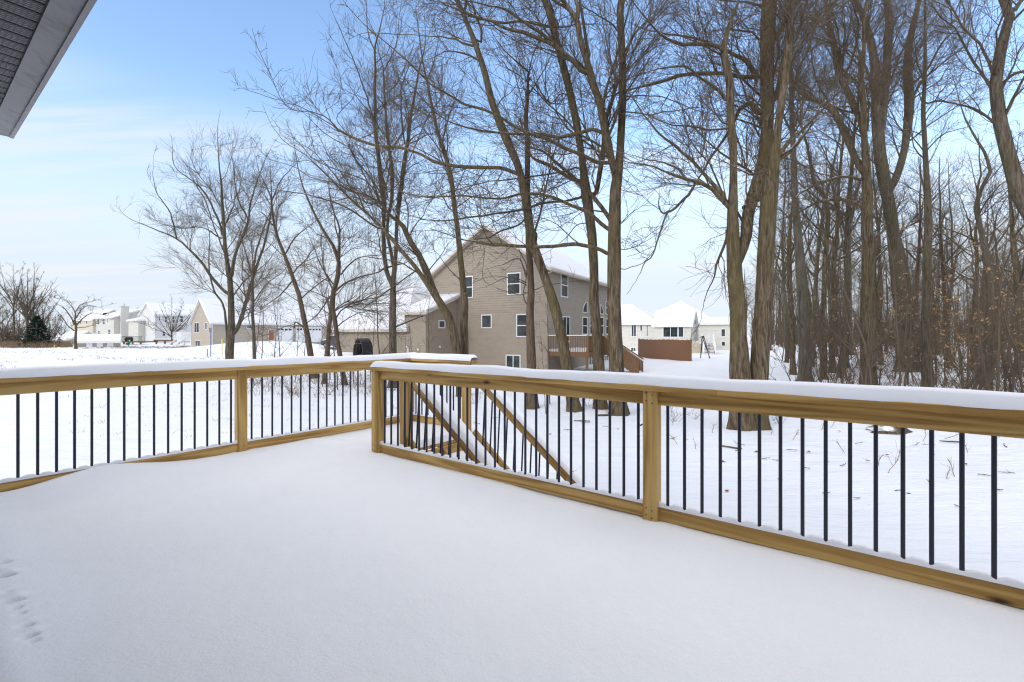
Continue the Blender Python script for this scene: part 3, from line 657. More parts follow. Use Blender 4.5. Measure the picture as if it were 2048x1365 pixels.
            for i in range(len(pts)):
                j = (i + 1) % len(pts); a, b, c1, d = pts[i], pts[j], inn[j], inn[i]
                q0 = [P3(*p, 0.0) for p in (a, b, c1, d)]; q1 = [P3(*p, o1) for p in (a, b, c1, d)]
                mb.face(q1); 
                for m_ in range(4): l = (m_ + 1) % 4; mb.face([q0[m_], q0[l], q1[l], q1[m_]])
            wo = mb.build(name, M[trim], s.root); pb = MB(); pb.face([P3(*p, 0.035) for p in inn]); pb.build('pane', M[glass], wo); return wo
        mb.fbox(f, d0 - w, d0, o0, o1, z0 - w, z1 + w); mb.fbox(f, d1, d1 + w, o0, o1, z0 - w, z1 + w)
        mb.fbox(f, d0, d1, o0, o1, z1, z1 + w); mb.fbox(f, d0, d1, o0, o1 + 0.01, z0 - w, z0)
        zm = (z0 + z1) / 2; dm = (d0 + d1) / 2
        if kind == 'hung': mb.fbox(f, d0, d1, o0, 0.052, zm - 0.03, zm + 0.03)
        if kind == 'slider': mb.fbox(f, dm - 0.03, dm + 0.03, o0, 0.052, z0, z1)
        if kind == 'grid':
            for q in (1, 2): mb.fbox(f, d0 + (d1 - d0) * q / 3 - .012, d0 + (d1 - d0) * q / 3 + .012, o0, 0.05, z0, z1)
            mb.fbox(f, d0, d1, o0, 0.048, zm - 0.012, zm + 0.012)
        wo = mb.build(name, M[trim], s.root)
        pb = MB(); pb.fbox(f, d0 - 0.01, d1 + 0.01, 0.022, 0.036, z0 - 0.01, z1 + 0.01); pb.build('pane', M[glass], wo); return wo
# --- the big tan two storey house behind the trees
Z1 = -1.5
f1 = Frame((2.28, 31.6), G2, R2)
h1 = House('house', 'big two storey tan house with a steep gable, arched windows and wooden deck', 'house', f1, 0, 9.35, 0, 13.4, Z1, 5.83, 8.96, 't', M['tan_siding'], oh=0.42, trim='tan_trim')
for a in [('front', 1016.5, 548, 1040, 588), ('front', 924.5, 555, 945, 595), ('front', 1035, 630.5, 1054.5, 672.5)]: h1.window(*a)
h1.window('front', 965, 631.5, 982.5, 655, 'single'); h1.window('front', 1014, 712, 1040, 741, 'slider')
h1.window('right', 1121.5, 549, 1134, 593)
h1.window('right', 1125, 635, 1138, 683, 'slider', name='door')
h1.window('right', 1164.5, 604, 1173.5, 626, 'archl'); h1.window('right', 1179, 586, 1193.5, 627, 'arch'); h1.window('right', 1199.5, 610, 1206, 629, 'archr')
for x0, x1 in ((1164.5, 1173.5), (1179, 1193.5), (1199.5, 1206)): h1.window('right', x0, 636, x1, 668)
h1.window('right', 1211, 604, 1215.5, 628); h1.window('right', 1211, 639, 1215.5, 668)
h1.window('right', 1177, 711, 1187, 733, 'slider'); h1.window('right', 1209, 712, 1215, 731, 'slider')
# gable louvre
A, B, n = h1.sides['front']; U = ((B[0] - A[0]) / 9.35, (B[1] - A[1]) / 9.35); fv = Frame(A, U, (n[0], n[1])); mb = MB(); z = 7.72
while z < 8.55:
    hw = (8.62 - z) / 0.67 * 0.92; mb.fbox(fv, 4.675 - hw, 4.675 + hw, 0.0, 0.05, z, z + 0.055); z += 0.085
mb.build('gable_vent', painted('vent_brown', (0.26, 0.22, 0.185)), h1.root)
mb = MB()                                       # gutter and downspouts
mb.fbox(f1, -0.54, -0.40, -0.4, 13.7, 5.46, 5.60); mb.fbox(f1, -0.06, 0.0, 0.02, 0.10, Z1 + 0.1, 5.3)
p = f1(-0.03, 0.06); q = f1(-0.45, 0.06); mb.tube([(p[0], p[1], 5.28), (q[0], q[1], 5.47)], 0.04, 6); mb.build('gutter', M['tan_trim'], h1.root)
# garage wing, one mass lower and further left
fA = Frame((-5.80, 32.0), G2, R2)
hA = House('house', '', '', fA, 0, 1.75, 0, 3.8, Z1, 2.86, 4.2, 'shed', M['tan_siding'], oh=0.35, root=h1.root, trim='tan_trim', roofname='porch_roof')
hA.window('right', 877.5, 643, 888, 655, 'single')
fB = Frame((-7.30, 32.9), G2, R2)
hB = House('house', '', '', fB, 0, 6.6, 0.0, 9.6, Z1, 1.69, 5.3, 'hips', M['tan_siding'], oh=0.4, root=h1.root, trim='tan_trim', roofname='garage_roof')
if 0: hC = House('house', '', '', Frame((-5.0, 34.5), G2, R2), 0, 2.0, 0.0, 6.0, Z1, 2.8, 4.4, 's', M['tan_siding'], oh=0.3, root=h1.root, trim='tan_trim', roofname='porch_roof')
mb = MB()                                       # vent hoods and pipe on the wall
for (x, y) in ((840, 697), (879, 693), (820, 690)):
    pass
for d, z in ((0.5, 0.25), ):
    x, y = fA(0.55, -0.05); mb.tube([(x, y, z), (x - 0.05, y - 0.09, z - 0.02)], 0.09, 8)
mb.build('vent_hood', M['white'], h1.root); mb = MB()
x, y = fA(1.45, -0.07); mb.tube([(x, y, -0.3), (x, y, 0.35), (x - .08, y - 0.12, 0.42)], 0.05, 8)
mb.build('vent_pipe', M['white'], h1.root); mb = MB()
x, y = fA(-0.06, 1.4); mb.tube([(x, y, 0.4), (x + 0.1, y - 0.03, 0.38)], 0.09, 8)
mb.build('vent_hood', M['white'], h1.root)
# its raised wooden deck, with stairs towards us
ND = Vector((-G2[0], -G2[1], 0))
def dk(s, t, z): x, y = f1(-s, t); return (x, y, z)      # s: out from the right wall, t: along it
dkr = thing('raised_deck', 'raised brown wooden deck with picket railing on the tan two storey house', 'deck', dk(1.4, 2.2, Z1))
OUT, T0, T1, ZD = 2.84, 0.12, 5.2, 0.12
mb = MB(); q = lambda a, b: f1(-a, b)
fd = Frame(f1.O, (-G2[0], -G2[1]), R2)
mb.fbox(fd, 0.03, OUT, T0, T1, ZD - 0.04, ZD); mb.build('floor', M['brown_deck'], dkr)
mb = MB(); mb.fbox(fd, 0.03, OUT + 0.04, T0 - 0.04, T0, ZD - 0.30, ZD - 0.002); mb.fbox(fd, OUT, OUT + 0.04, T0, T1, ZD - 0.30, ZD - 0.002); mb.build('rim_joist', M['brown_deck'], dkr)
mb = MB(); mb.fbox(fd, 0.05, OUT - 0.02, T0 + 0.02, T1, ZD + 0.003, ZD + 0.16); mb.build('snow', M['roof_snow'], dkr)
for (a, b) in ((OUT - 0.1, T0 + 0.1), (OUT - 0.1, 2.7), (OUT - 0.1, T1 - 0.1)):
    mb = MB(); mb.fbox(fd, a - .07, a + .07, b - .07, b + .07, Z1 - 0.1, ZD - 0.04); mb.build('support_post', M['brown_deck'], dkr)
def picket_run(fr, a0, b0, a1, b1, zb, zt, gap=0.115, w=0.035):
    mb = MB(); L = math.hypot(a1 - a0, b1 - b0); n = int(L / gap); ua, ub = (a1 - a0) / L, (b1 - b0) / L
    for i in range(n + 1):
        a = a0 + ua * (i * L / n); b = b0 + ub * (i * L / n); mb.fbox(fr, a - w / 2, a + w / 2, b - w / 2, b + w / 2, zb, zt - 0.04)
    x = abs(ub) * 0.05 + abs(ua) * 0; y = abs(ua) * 0.05
    mb.fbox(fr, min(a0, a1) - abs(ub) * .05, max(a0, a1) + abs(ub) * .05, min(b0, b1) - abs(ua) * .05, max(b0, b1) + abs(ua) * .05, zt - 0.04, zt)
    return mb
SB0, SB1 = 3.2, 4.3                             # stair opening
for r_ in ((0.1, T0, OUT, T0), (OUT, T0, OUT, SB0), (OUT, SB1, OUT, T1)):
    picket_run(fd, *r_, ZD - 0.28, 1.16).build('railing', M['brown_deck'], dkr)
    sb = MB(); a0, b0, a1, b1 = r_; sb.fbox(fd, min(a0, a1) - (.05 if a0 == a1 else 0), max(a0, a1) + (.05 if a0 == a1 else 0), min(b0, b1) - (.05 if b0 == b1 else 0), max(b0, b1) + (.05 if b0 == b1 else 0), 1.163, 1.22); sb.build('snow', M['roof_snow'], dkr)
for a, b in ((OUT, T0), (OUT, SB0), (OUT, SB1), (OUT, T1)):
    mb = MB(); mb.fbox(fd, a - .055, a + .055, b - .055, b + .055, ZD - 0.28, 1.2); mb.build('post', M['brown_deck'], dkr)
ns = 9
for i in range(ns):
    a0 = OUT + 0.05 + i * 0.26; z = ZD - (i + 1) * (ZD - Z1) / (ns + 1); mb = MB(); mb.fbox(fd, a0, a0 + 0.27, SB0, SB1, z - 0.04, z); mb.build('tread', M['brown_deck'], dkr)
    mb = MB(); mb.fbox(fd, a0 + .01, a0 + 0.25, SB0 + .04, SB1 - .04, z + 0.003, z + 0.09); mb.build('snow', M['roof_snow'], dkr)
for b in (SB0 - 0.05, SB1):                      # solid looking picket sides down the stairs
    mb = MB(); aE_ = OUT + 0.05 + ns * 0.26
    for i in range(24):
        a = OUT + 0.08 + i * 0.1; zz = ZD - (a - OUT) / (ns * 0.26) * (ZD - Z1)
        mb.fbox(fd, a, a + 0.088, b, b + 0.03, zz - 0.12, zz + 0.98)
    x0 = dk(OUT, b + .015, 1.14); x1 = dk(aE_ + .1, b + .015, Z1 + 1.04); mb.tube([x0, x1], 0.05, 6); mb.build('stair_railing', M['brown_deck'], dkr)
# dark arched ribbed cover leaning by the garage wall
ar = thing('window_well_cover', 'black ribbed arched shell standing against the tan garage wall', 'arched cover', (*P(726, 700, 32.2)[:2], 0.0))
mb = MB(); cx, cy = P(726, 700, 32.2)[:2]; gz_ = gzf(cx, cy) - .1; u = np.array(G2); v = -np.array(R2)
for r_ in range(9):
    o = -0.45 + r_ * 0.11; pts = []
    for k_ in range(15):
        th = math.pi * k_ / 14; px_ = 0.44 * math.cos(th); pz = 1.25 * math.sin(th) ** 0.8 if 0 < th < math.pi else 0
        w_ = v * o * 0.9 + u * px_; pts.append((cx + w_[0], cy + w_[1], gz_ + max(pz, 0)))
    mb.tube(pts, 0.068, 6)
mb.build('shell', M['black'], ar)
# --- beige ranch house with the garage doors
YH = 75.0; O2 = ((423 - 1024) / F * YH, YH); g2b = (-0.836, 0.549); r2b = (0.549, 0.836)
f2 = Frame(O2, g2b, r2b)
h2 = House('house', 'long beige single storey house with a steep snowy roof and white garage doors', 'house', f2, 0, 6.7, 0, 30, -1.0, 3.45, 7.05, 't', M['beige_siding'], oh=0.4, course=0.2)
for a in [('front', 389.5, 646.5, 398.5, 665), ('front', 411, 646, 414.5, 659), ('front', 391.5, 682, 400.5, 694)]: h2.window(*a, kind='slider')
h2.window('right', 455, 645.5, 457.5, 657, 'grid'); h2.window('right', 494, 646.5, 501, 657, 'grid')
h2.window('right', 537, 661, 547.5, 681, 'none', 'orange_door', 'door')
for x0, x1 in ((552, 584), (592, 642)):
    dr_ = h2.window('right', x0, 654.5, x1, 684, 'none', 'white', 'garage_door')
    A, B, n = h2.sides['right']; L = 30.0; ff = Frame(A, ((B[0] - A[0]) / L, (B[1] - A[1]) / L), (n[0], n[1])); pb = MB(); gb = MB()
    d0, zt = h2.hit('right', x0, 656); d1, _ = h2.hit('right', x1, 656); zt = h2.hit('right', (x0 + x1) / 2, 657)[1]; k_ = max(4, int((d1 - d0) / 0.62))
    for i in range(k_): w_ = (d1 - d0) / k_; gb.fbox(ff, d0 + i * w_ + .1, d0 + (i + 1) * w_ - .1, 0.03, 0.045, zt - 0.38, zt - 0.08)
    gb.build('pane', M['glass'], dr_)
mb = MB(); mb.fbox(f2, -0.09, 0.0, 0.03, 0.12, -1.0, 3.2); mb.fbox(f2, -0.5, -0.38, -0.4, 30.3, 3.02, 3.14); mb.build('gutter', M['white'], h2.root)
# --- pale houses far left
def far_house(lab, x, Y, w_g, w_r, z0, ze, zr, ridge, mat, **k):
    O = ((x - 1024) / F * Y, Y); return House('house', lab, 'house', Frame(O, G2, R2), 0, w_g, 0, w_r, z0, ze, zr, ridge, M[mat], oh=0.35, course=0.25, **k)
h3 = far_house('cream two storey house with a wide chimney beside its gable, behind the long shed', 228, 104, 8.5, 10.5, -1.2, 5.1, 7.0, 's', 'cream_siding')
for a in [('front', 195.5, 639.5, 199, 649.5), ('front', 206, 639, 210, 649), ('front', 214.5, 638, 216, 646), ('front', 196.5, 662, 200, 669), ('front', 217, 659.5, 221, 671)]: h3.window(*a, w=0.1)
h3.window('right', 281, 664, 285, 680, 'slider', w=.1)
A, B, n = h3.sides['right']; ff = Frame(h3.sides['right'][0], (R2[0], R2[1]), (n[0], n[1])); mb = MB()
d0, z_ = h3.hit('right', 239, 614); d1, _ = h3.hit('right', 255, 614); mb.fbox(ff, d0, d1, -0.2, 0.75, -1.2, 7.35); o = mb.build('chimney', M['cream_siding'], h3.root)
mb = MB(); mb.fbox(ff, d0 - .06, d1 + .06, -0.26, 0.81, 7.35, 7.5); x, y = ff((d0 + d1) / 2, .3); mb.tube([(x, y, 7.5), (x, y, 8.1)], .12, 8); mb.build('chimney_cap', M['tan_trim'], o)
h3b = House('house', '', '', Frame(ff(d1 + 0.2, 1.9), G2, R2), 0, 1.9, 0, 3.6, -1.2, 1.6, 2.6, 'shed', M['cream_siding'], oh=.2, root=h3.root, course=.25, roofname='bay_roof')
h4 = far_house('white two storey house with a broad snowy roof behind the round bare tree', 310, 98, 6.0, 16, -1.2, 5.6, 7.9, 't', 'white_siding')
for a in [('right', 318, 634, 320, 641), ('right', 345, 633, 348, 646), ('right', 360.5, 630, 365.5, 645), ('right', 330, 634, 333, 645), ('right', 325, 664, 330, 672), ('right', 349, 662, 354, 671)]: h4.window(*a, w=.1)
h4b = far_house('pale two storey wing with a small hipped snowy roof beside the cream house', 277, 99, 4.2, 8.0, -1.2, 4.3, 5.6, 'hips', 'cream_siding')
for a in [('right', 281, 643, 283, 648), ('right', 297, 641, 300.5, 649), ('right', 289, 663, 292, 669), ('right', 299, 663, 301, 669)]: h4b.window(*a, w=.1)
h7 = far_house('yellowish two storey house half hidden behind the cream house', 186, 128, 13, 9, -1.2, 5.4, 8.2, 's', 'yellow_siding')
for a in [('front', 160, 640, 163, 648), ('front', 172, 640, 175, 648)]: h7.window(*a, w=.1)
h8 = far_house('low tan outbuilding with a snowy roof between the spruces and the spreading tree', 137, 92, 7, 6, -1.2, 0.35, 1.9, 's', 'yellow_siding')
h8.window('front', 133, 677, 136.5, 689, 'grid', w=.08)
# long shed with lattice doors
sh = House('shed', 'long low tan shed with three white lattice panels and a snowy roof', 'shed', Frame(((238 - 1024) / F * 72, 72), (-0.8, -0.6), (-0.6, 0.8)), 0, 4.75, 0, 3.2, -1.05, 0.30, 1.25, 's', M['shed_siding'], oh=0.25, course=0.3, snowd=.14)
A, B, n = sh.sides['front']; L = math.dist(A, B)
for (x0, x1) in ((173.5, 184), (194.5, 205), (215, 226)):
    d0, z1_ = sh.hit('front', x0, 687); d1, z0_ = sh.hit('front', x1, 706); z1_ = CZ - 16.5 * 72 / F; ff = Frame(A, ((B[0] - A[0]) / L, (B[1] - A[1]) / L), (n[0], n[1])); mb = MB(); d0, d1 = min(d0, d1), max(d0, d1)
    for i in range(7): d = d0 + (d1 - d0) * i / 6; mb.fbox(ff, d - .045, d + .045, 0.02, 0.09, -1.0, z1_)
    for i in range(8): z = -1.0 + (z1_ + 1.0) * i / 7; mb.fbox(ff, d0, d1, 0.02, 0.08, z - .04, z + .04)
    mb.build('lattice_panel', M['white'], sh.root)
# white pergola rail, decks, stairs by the far houses
def railing(name, label, cat, pts, z0, zt, mat, post=0.06, bars=(0.95, 0.5), gapn=None, group=None):
    r_ = thing(name, label, cat, (pts[0][0], pts[0][1], z0), group)
    for (a, b) in zip(pts[:-1], pts[1:]):
        L = math.dist(a, b); u = ((b[0] - a[0]) / L, (b[1] - a[1]) / L); ff = Frame(a, u, (-u[1], u[0])); n_ = max(1, int(L / 1.8))
        for i in range(n_ + 1): mb = MB(); d = L * i / n_; mb.fbox(ff, d - post, d + post, -post, post, z0, zt); mb.build('post', M[mat], r_)
        mb = MB()
        for k_ in bars: z = z0 + (zt - z0) * k_; mb.fbox(ff, 0, L, -.03, .03, z - .05, z + .05)
        if gapn:
            d = gapn
            while d < L: mb.fbox(ff, d - .02, d + .02, -.02, .02, z0 + (zt - z0) * .1, zt - .05); d += gapn
        mb.build('rails', M[mat], r_).name = 'rail'
    return r_
W = lambda x, Y: ((x - 1024) / F * Y, Y)
railing('fence', 'open white rail fence behind the long shed', 'fence', [W(156, 80), W(235, 80)], -1.1, 1.45 - .1, 'white', .08, (0.98, 0.75))
dk3 = thing('raised_deck', 'low brown deck with black railing in front of the cream house', 'deck', (*W(255, 88), -1.1))
ff = Frame(W(226, 88), (1, 0), (0, 1)); mb = MB(); mb.fbox(ff, 0, 5.3, 0, 4, -0.18, 0.0); 
for d in (0.3, 1.9, 3.5, 5.0): mb.fbox(ff, d - .1, d + .1, 0.05, .25, -1.2, -.18)
mb.build('floor', M['brown_deck'], dk3)
mb = MB()
for i in range(28): mb.fbox(ff, 0.05 + i * .19 - .015, .05 + i * .19 + .015, .05, .08, 0, .88)
mb.fbox(ff, 0, 5.3, .03, .1, .85, .92); mb.build('railing', M['black'], dk3)
gr = thing('barbecue_grill', 'black covered barbecue grill on the low deck of the cream house', 'grill', (*W(258, 89), 0)); mb = MB(); x, y = W(258, 89); mb.box(x - .6, x + .6, y - .3, y + .3, .25, .62); mb.tube([(x - .55, y, .62), (x + .55, y, .62)], .22, 10); mb.build('hood', M['black'], gr)
mb = MB()
for s_ in (-.5, .5): mb.box(x + s_ - .04, x + s_ + .04, y - .25, y + .25, 0, .25)
mb.build('leg_frame', M['black'], gr)
dk4 = thing('raised_deck', 'snow topped brown deck behind the round bare tree', 'deck', (*W(320, 90), -1.1)); ff = Frame(W(307, 90), (1, 0), (0, 1)); mb = MB(); mb.fbox(ff, 0, 5.0, 0, 4, 0.02, 0.3)
mb.build('floor', M['brown_deck'], dk4); mb = MB(); mb.fbox(ff, 0.05, 4.95, 0.05, 3.95, 0.303, 0.5); mb.build('snow', M['roof_snow'], dk4)
for d in (0.4, 2.0, 3.4, 4.7): mb = MB(); mb.fbox(ff, d - .1, d + .1, 0.1, .3, -1.2, .02); mb.build('support_post', M['brown_deck'], dk4)
ws = thing('staircase', 'white wooden stairs and railing beside the beige house', 'stairs', (*W(360, 80), -1.0))
def wpt(x, y, Y): return P(x, y, Y)
for (x0, y0, x1, y1, Y) in ((332, 694, 364, 673, 80), (338, 699, 368, 680, 79)):
    mb = MB(); a, b = wpt(x0, y0 - 2, Y), wpt(x1, y1 - 2, Y); mb.tube([a, b], .06, 6); a2, b2 = wpt(x0, y0 + 5, Y), wpt(x1, y1 + 8, Y); mb.tube([a2, b2], .07, 6)
    for i in range(15): t = i / 14; mb.tube([tuple(np.array(a) * (1 - t) + np.array(b) * t), tuple(np.array(a2) * (1 - t) + np.array(b2) * t)], .028, 5)
    mb.build('railing', M['white'], ws)
mb = MB()
for i in range(9): t = i / 8; c = np.array(wpt(334, 700, 79.5)) * (1 - t) + np.array(wpt(366, 681, 79.5)) * t; mb.box(c[0] - .16, c[0] + .16, c[1] - .5, c[1] + .5, c[2] - .05, c[2] + .02)
mb.build('treads', M['white'], ws).name = 'tread'
for (x0, x1, yb, yt, Y) in ((354, 384, 673, 665, 79), (346, 362, 672, 664, 81)):
    a, b = W(x0, Y), W(x1, Y); zb = CZ + (HY - yb - 4) / F * Y; zt = CZ + (HY - yt) / F * Y
    picket_run(Frame(a, (1, 0), (0, 1)), 0, 0, b[0] - a[0], 0, zb, zt, .14, .05).build('railing', M['white'], ws)
for x in (356, 368, 382): a = W(x, 79.3); mb = MB(); mb.box(a[0] - .08, a[0] + .08, a[1] - .08, a[1] + .08, -1.1, .9); mb.build('post', M['white'], ws)
mb = MB(); a = W(354, 79); b = W(384, 79); mb.box(a[0], b[0], 79.1, 81.5, 0.25, 0.42); mb.build('platform', M['white'], ws)
# --- white houses on the right
W5 = W(1381, 62); h5 = House('house', 'white single storey house with a wide picture window and small arched gable window', 'house', Frame(W5, G2, R2), 0, 4.6, 0, 5.2, -1.3, 2.65, 4.55, 's', M['cream_siding'], oh=0.35, course=.2)
h5.window('front', 1327, 652.5, 1355, 674, 'slider', w=.1); h5.window('front', 1357.5, 652.5, 1366.5, 674, 'single', w=.1)
h5.window('right', 1387, 654, 1396, 682, 'grid', name='door', w=.08); h5.window('right', 1388, 641, 1396, 649, 'arch', w=.08)
O5b = Frame(W5, G2, R2)(4.6, 1.4); h5b = House('house', '', '', Frame(O5b, G2, R2), 0, 13, 0, 9.0, -1.3, 2.85, 5.7, 'hips', M['cream_siding'], oh=0.4, root=h5.root, course=.2, roofname='side_roof')
h5b.window('front', 1263.5, 648, 1272, 673, 'slider', w=.1); h5b.window('front', 1281, 650, 1284, 662, 'none', w=.08); h5b.window('front', 1293.5, 651, 1295.5, 673, 'none', w=.08)
h5b.window('front', 1262.5, 696, 1271, 711, 'slider', w=.1)
h9 = House('house', 'white house with a tall hipped snowy roof rising behind the picture window house', 'house', Frame(W(1436, 84), G2, R2), 0, 15, 0, 15.5, -1.3, 3.2, 7.8, 'hipt', M['white_siding'], oh=.4, course=.25)
h6 = House('house', 'pale house with dark windows seen between the white deck and the big double trunk', 'house', Frame(W(1476, 70), G2, R2), 0, 5.5, 0, 9, -1.3, 2.95, 3.9, 's', M['cream_siding'], oh=.35, course=.2)
h6.window('front', 1443, 659, 1450, 673, 'single', w=.08); h6.window('front', 1444, 684, 1450, 692, 'single', w=.08)
mb = MB(); 
for (x0, x1, y0, y1, nm) in ((1404, 1412, 652, 678, 'door'), (1417, 1426, 650, 680, 'door')):
    h9.window('front', x0, y0, x1, y1, 'none', 'glass', nm, w=.1)
# brown privacy fence
fa, fb = W(1276, 49), W(1381, 41); L = math.dist(fa, fb); ff = Frame(fa, ((fb[0] - fa[0]) / L, (fb[1] - fa[1]) / L), (0, 0)); u = ff.U; ff = Frame(fa, u, (-u[1], u[0]))
fen = thing('privacy_fence', 'brown wooden privacy fence in front of the white house', 'fence', (*ff(L / 2, 0), -1.1))
mb = MB(); d = 0
while d < L - 0.05:
    zt = CZ - (10 + 0 * d) * (fa[1] + (fb[1] - fa[1]) * d / L) / F - 0.0; x, y = ff(d + .05, 0); zb = gzf(x, y) - 0.05; zt = zb + 1.88; mb.fbox(ff, d + .012, d + 0.138, 0, 0.02 + .02 * (int(d / .15 + .5) % 2), zb, zt + 0.03 * math.sin(d * 9)); d += 0.15
mb.build('pickets', M['cedar'], fen).name = 'board_panel'
for d in np.linspace(0.05, L - .05, 5): mb = MB(); x, y = ff(d, .06); mb.fbox(ff, d - .05, d + .05, .03, .13, gzf(x, y) - .1, gzf(x, y) + 1.9); mb.build('post', M['cedar'], fen)
mb = MB(); d = 0
while d < L: x, y = ff(d, 0); mb.fbox(ff, d, min(L, d + .5), -.0, .03, gzf(x, y) + 1.835, gzf(x, y) + 1.87); d += .5
mb.build('snow', M['roof_snow'], fen)
# white deck with stairs at the right end of that house, black A-frame in front
wd = thing('raised_deck', 'small raised deck with white picket railing and stairs beside the white house', 'deck', (*W(1412, 58), -1.1))
mb = MB(); a, b = W(1400, 58), W(1432, 58); zf = CZ - 15 * 58 / F; ffw = Frame(a, (1, 0), (0, 1)); wd_w = b[0] - a[0]
mb.fbox(ffw, 0, wd_w, 0, 3, zf - .2, zf); mb.build('floor', M['white'], wd)
picket_run(ffw, 0.7, 0, wd_w, 0, zf, zf + 1.0, .14, .05).build('railing', M['white'], wd)
for d in (wd_w - .8, wd_w - .1): mb = MB(); mb.fbox(ffw, d - .08, d + .08, .05, .2, -1.3, zf - .2); mb.build('support_post', M['brown_deck'], wd)
mb = MB(); mb.fbox(ffw, -1.6, 0.3, 0.1, 2.5, -1.3, zf - .02); mb.build('base_wall', M['yellow_siding'], wd)
for i in range(8):
    z = zf - (i + 1) * (zf + 1.15) / 9; y0_ = 57.8 - i * .27; x0 = a[0] + .2 - i * .08; mb = MB(); mb.box(x0, x0 + 1.35, y0_ - .27, y0_, z - .05, z); mb.build('tread', M['brown_deck'], wd)
    mb = MB(); mb.box(x0 + .05, x0 + 1.3, y0_ - .25, y0_ - .02, z + .003, z + .06); mb.build('snow', M['roof_snow'], wd)
for xo in (0.15, 1.5):
    mb = MB(); p0 = (a[0] + xo, 57.8, zf + .95); p1 = (a[0] + xo - .6, 55.6, -.15); mb.tube([p0, p1], .05, 6); q0 = (p0[0], p0[1], zf + .1); q1 = (p1[0], p1[1], -1.0); mb.tube([q0, q1], .05, 6)
    for i in range(14): t = i / 13; mb.tube([tuple(np.array(p0) * (1 - t) + np.array(p1) * t), tuple(np.array(q0) * (1 - t) + np.array(q1) * t)], .025, 5)
    mb.build('stair_railing', M['white'], wd)
af = thing('metal_frame', 'black metal A-frame standing on the snow in front of the white deck stairs', 'frame', (*W(1408, 46), -1.1)); 
for (x0, y0, x1, y1, Y) in ((1401, 719, 1404, 674, 46), (1401, 718, 1407, 672, 45.5), (1420, 721, 1404, 673, 46), (1419, 722, 1408, 674, 45.5)):
    mb = MB(); p = list(P(x0, y0, Y)); p[2] = gzf(p[0], p[1]); mb.tube([tuple(p), P(x1, y1, Y)], .035, 6); mb.build('leg', M['black'], af)
mb = MB(); mb.tube([P(1404, 674, 46), P(1405, 673, 45.6), P(1408, 674, 45.5)], .04, 6); mb.tube([P(1399, 676, 46), P(1404, 673, 46)], .03, 6); mb.build('top_bar', M['black'], af)
# --- dark pickup between the trunks
cr = thing('pickup_truck', 'dark grey pickup truck with a red tail light parked in front of the beige garage', 'truck', (*W(660, 64), -0.9))
ca, cbx = W(636, 66), W(688, 62.5); L = math.dist(ca, cbx); u = ((cbx[0] - ca[0]) / L, (cbx[1] - ca[1]) / L); ff = Frame(ca, u, (-u[1], u[0])); Lc = 5.3; zb = -0.55; k = zb
M['car'] = newmat('dark_car_paint', 0.25, (0.025, 0.03, 0.035), 0.6)[0]; M['red'] = newmat('tail_light', 0.3, (0.6, 0.02, 0.015), 0.5)[0]; M['tyre'] = newmat('tyre_rubber', 0.8, (0.015, 0.015, 0.015), 0.2)[0]
def prof(pts, y0, y1, mb):
    def p3(d, z, o): x, y = ff(d, o); return (x, y, z)
    A_ = [p3(d, z, y0) for d, z in pts]; B_ = [p3(d, z, y1) for d, z in pts]; mb.face(A_); mb.face(B_[::-1])
    for i in range(len(pts)): j = (i + 1) % len(pts); mb.face([A_[j], A_[i], B_[i], B_[j]])
ss = -1.0 + (L - Lc) * 0
s0_ = L - Lc
mb = MB(); prof([(s0_ + d, zb + z) for d, z in [(0, .35), (0, .95), (1.3, 1.08), (1.45, 1.08), (3.4, 1.12), (5.25, 1.1), (5.3, .5), (5.2, .32), (4.6, .3), (4.45, .62), (4.1, .72), (3.75, .6), (3.6, .3), (1.5, .3), (1.35, .6), (1.0, .72), (.65, .6), (.5, .3)]], 0, 1.85, mb); body = mb.build('body', M['car'], cr)
mb = MB(); prof([(s0_ + d, zb + z) for d, z in [(1.3, 1.08), (1.85, 1.62), (3.1, 1.66), (3.45, 1.12)]], 0.1, 1.75, mb); mb.build('cab', M['car'], cr)
mb = MB(); prof([(s0_ + d, zb + z) for d, z in [(1.55, 1.13), (1.95, 1.55), (3.02, 1.58), (3.3, 1.15)]], 0.085, 1.765, mb); mb.build('window', M['glass'], cr)
mb = MB(); prof([(s0_ + d, zb + z) for d, z in [(1.7, 1.665), (1.9, 1.78), (3.0, 1.80), (3.15, 1.665)]], 0.15, 1.7, mb); prof([(s0_ + d, zb + z) for d, z in [(0.1, .97), (0.2, 1.12), (1.2, 1.2), (1.3, 1.09)]], 0.15, 1.7, mb); mb.build('snow', M['roof_snow'], cr)
for d in (1.0, 4.1):
    for o in (0.02, 1.63):
        mb = MB(); x, y = ff(s0_ + d, o); x2, y2 = ff(s0_ + d, o + .2); mb.tube([(x, y, zb + .36), (x2, y2, zb + .36)], .36, 16); w_ = mb.build('wheel', M['tyre'], cr)
        mb = MB(); x, y = ff(s0_ + d, o - .01); x2, y2 = ff(s0_ + d, o + .21); mb.tube([(x, y, zb + .36), (x2, y2, zb + .36)], .21, 12); mb.build('rim', M['alu'], w_)
for o in (0.0, 1.65):
    mb = MB(); mb.fbox(ff, s0_ + 5.18, s0_ + 5.315, o - .02, o + .22, zb + .75, zb + 1.05); mb.build('tail_light', M['red'], cr)
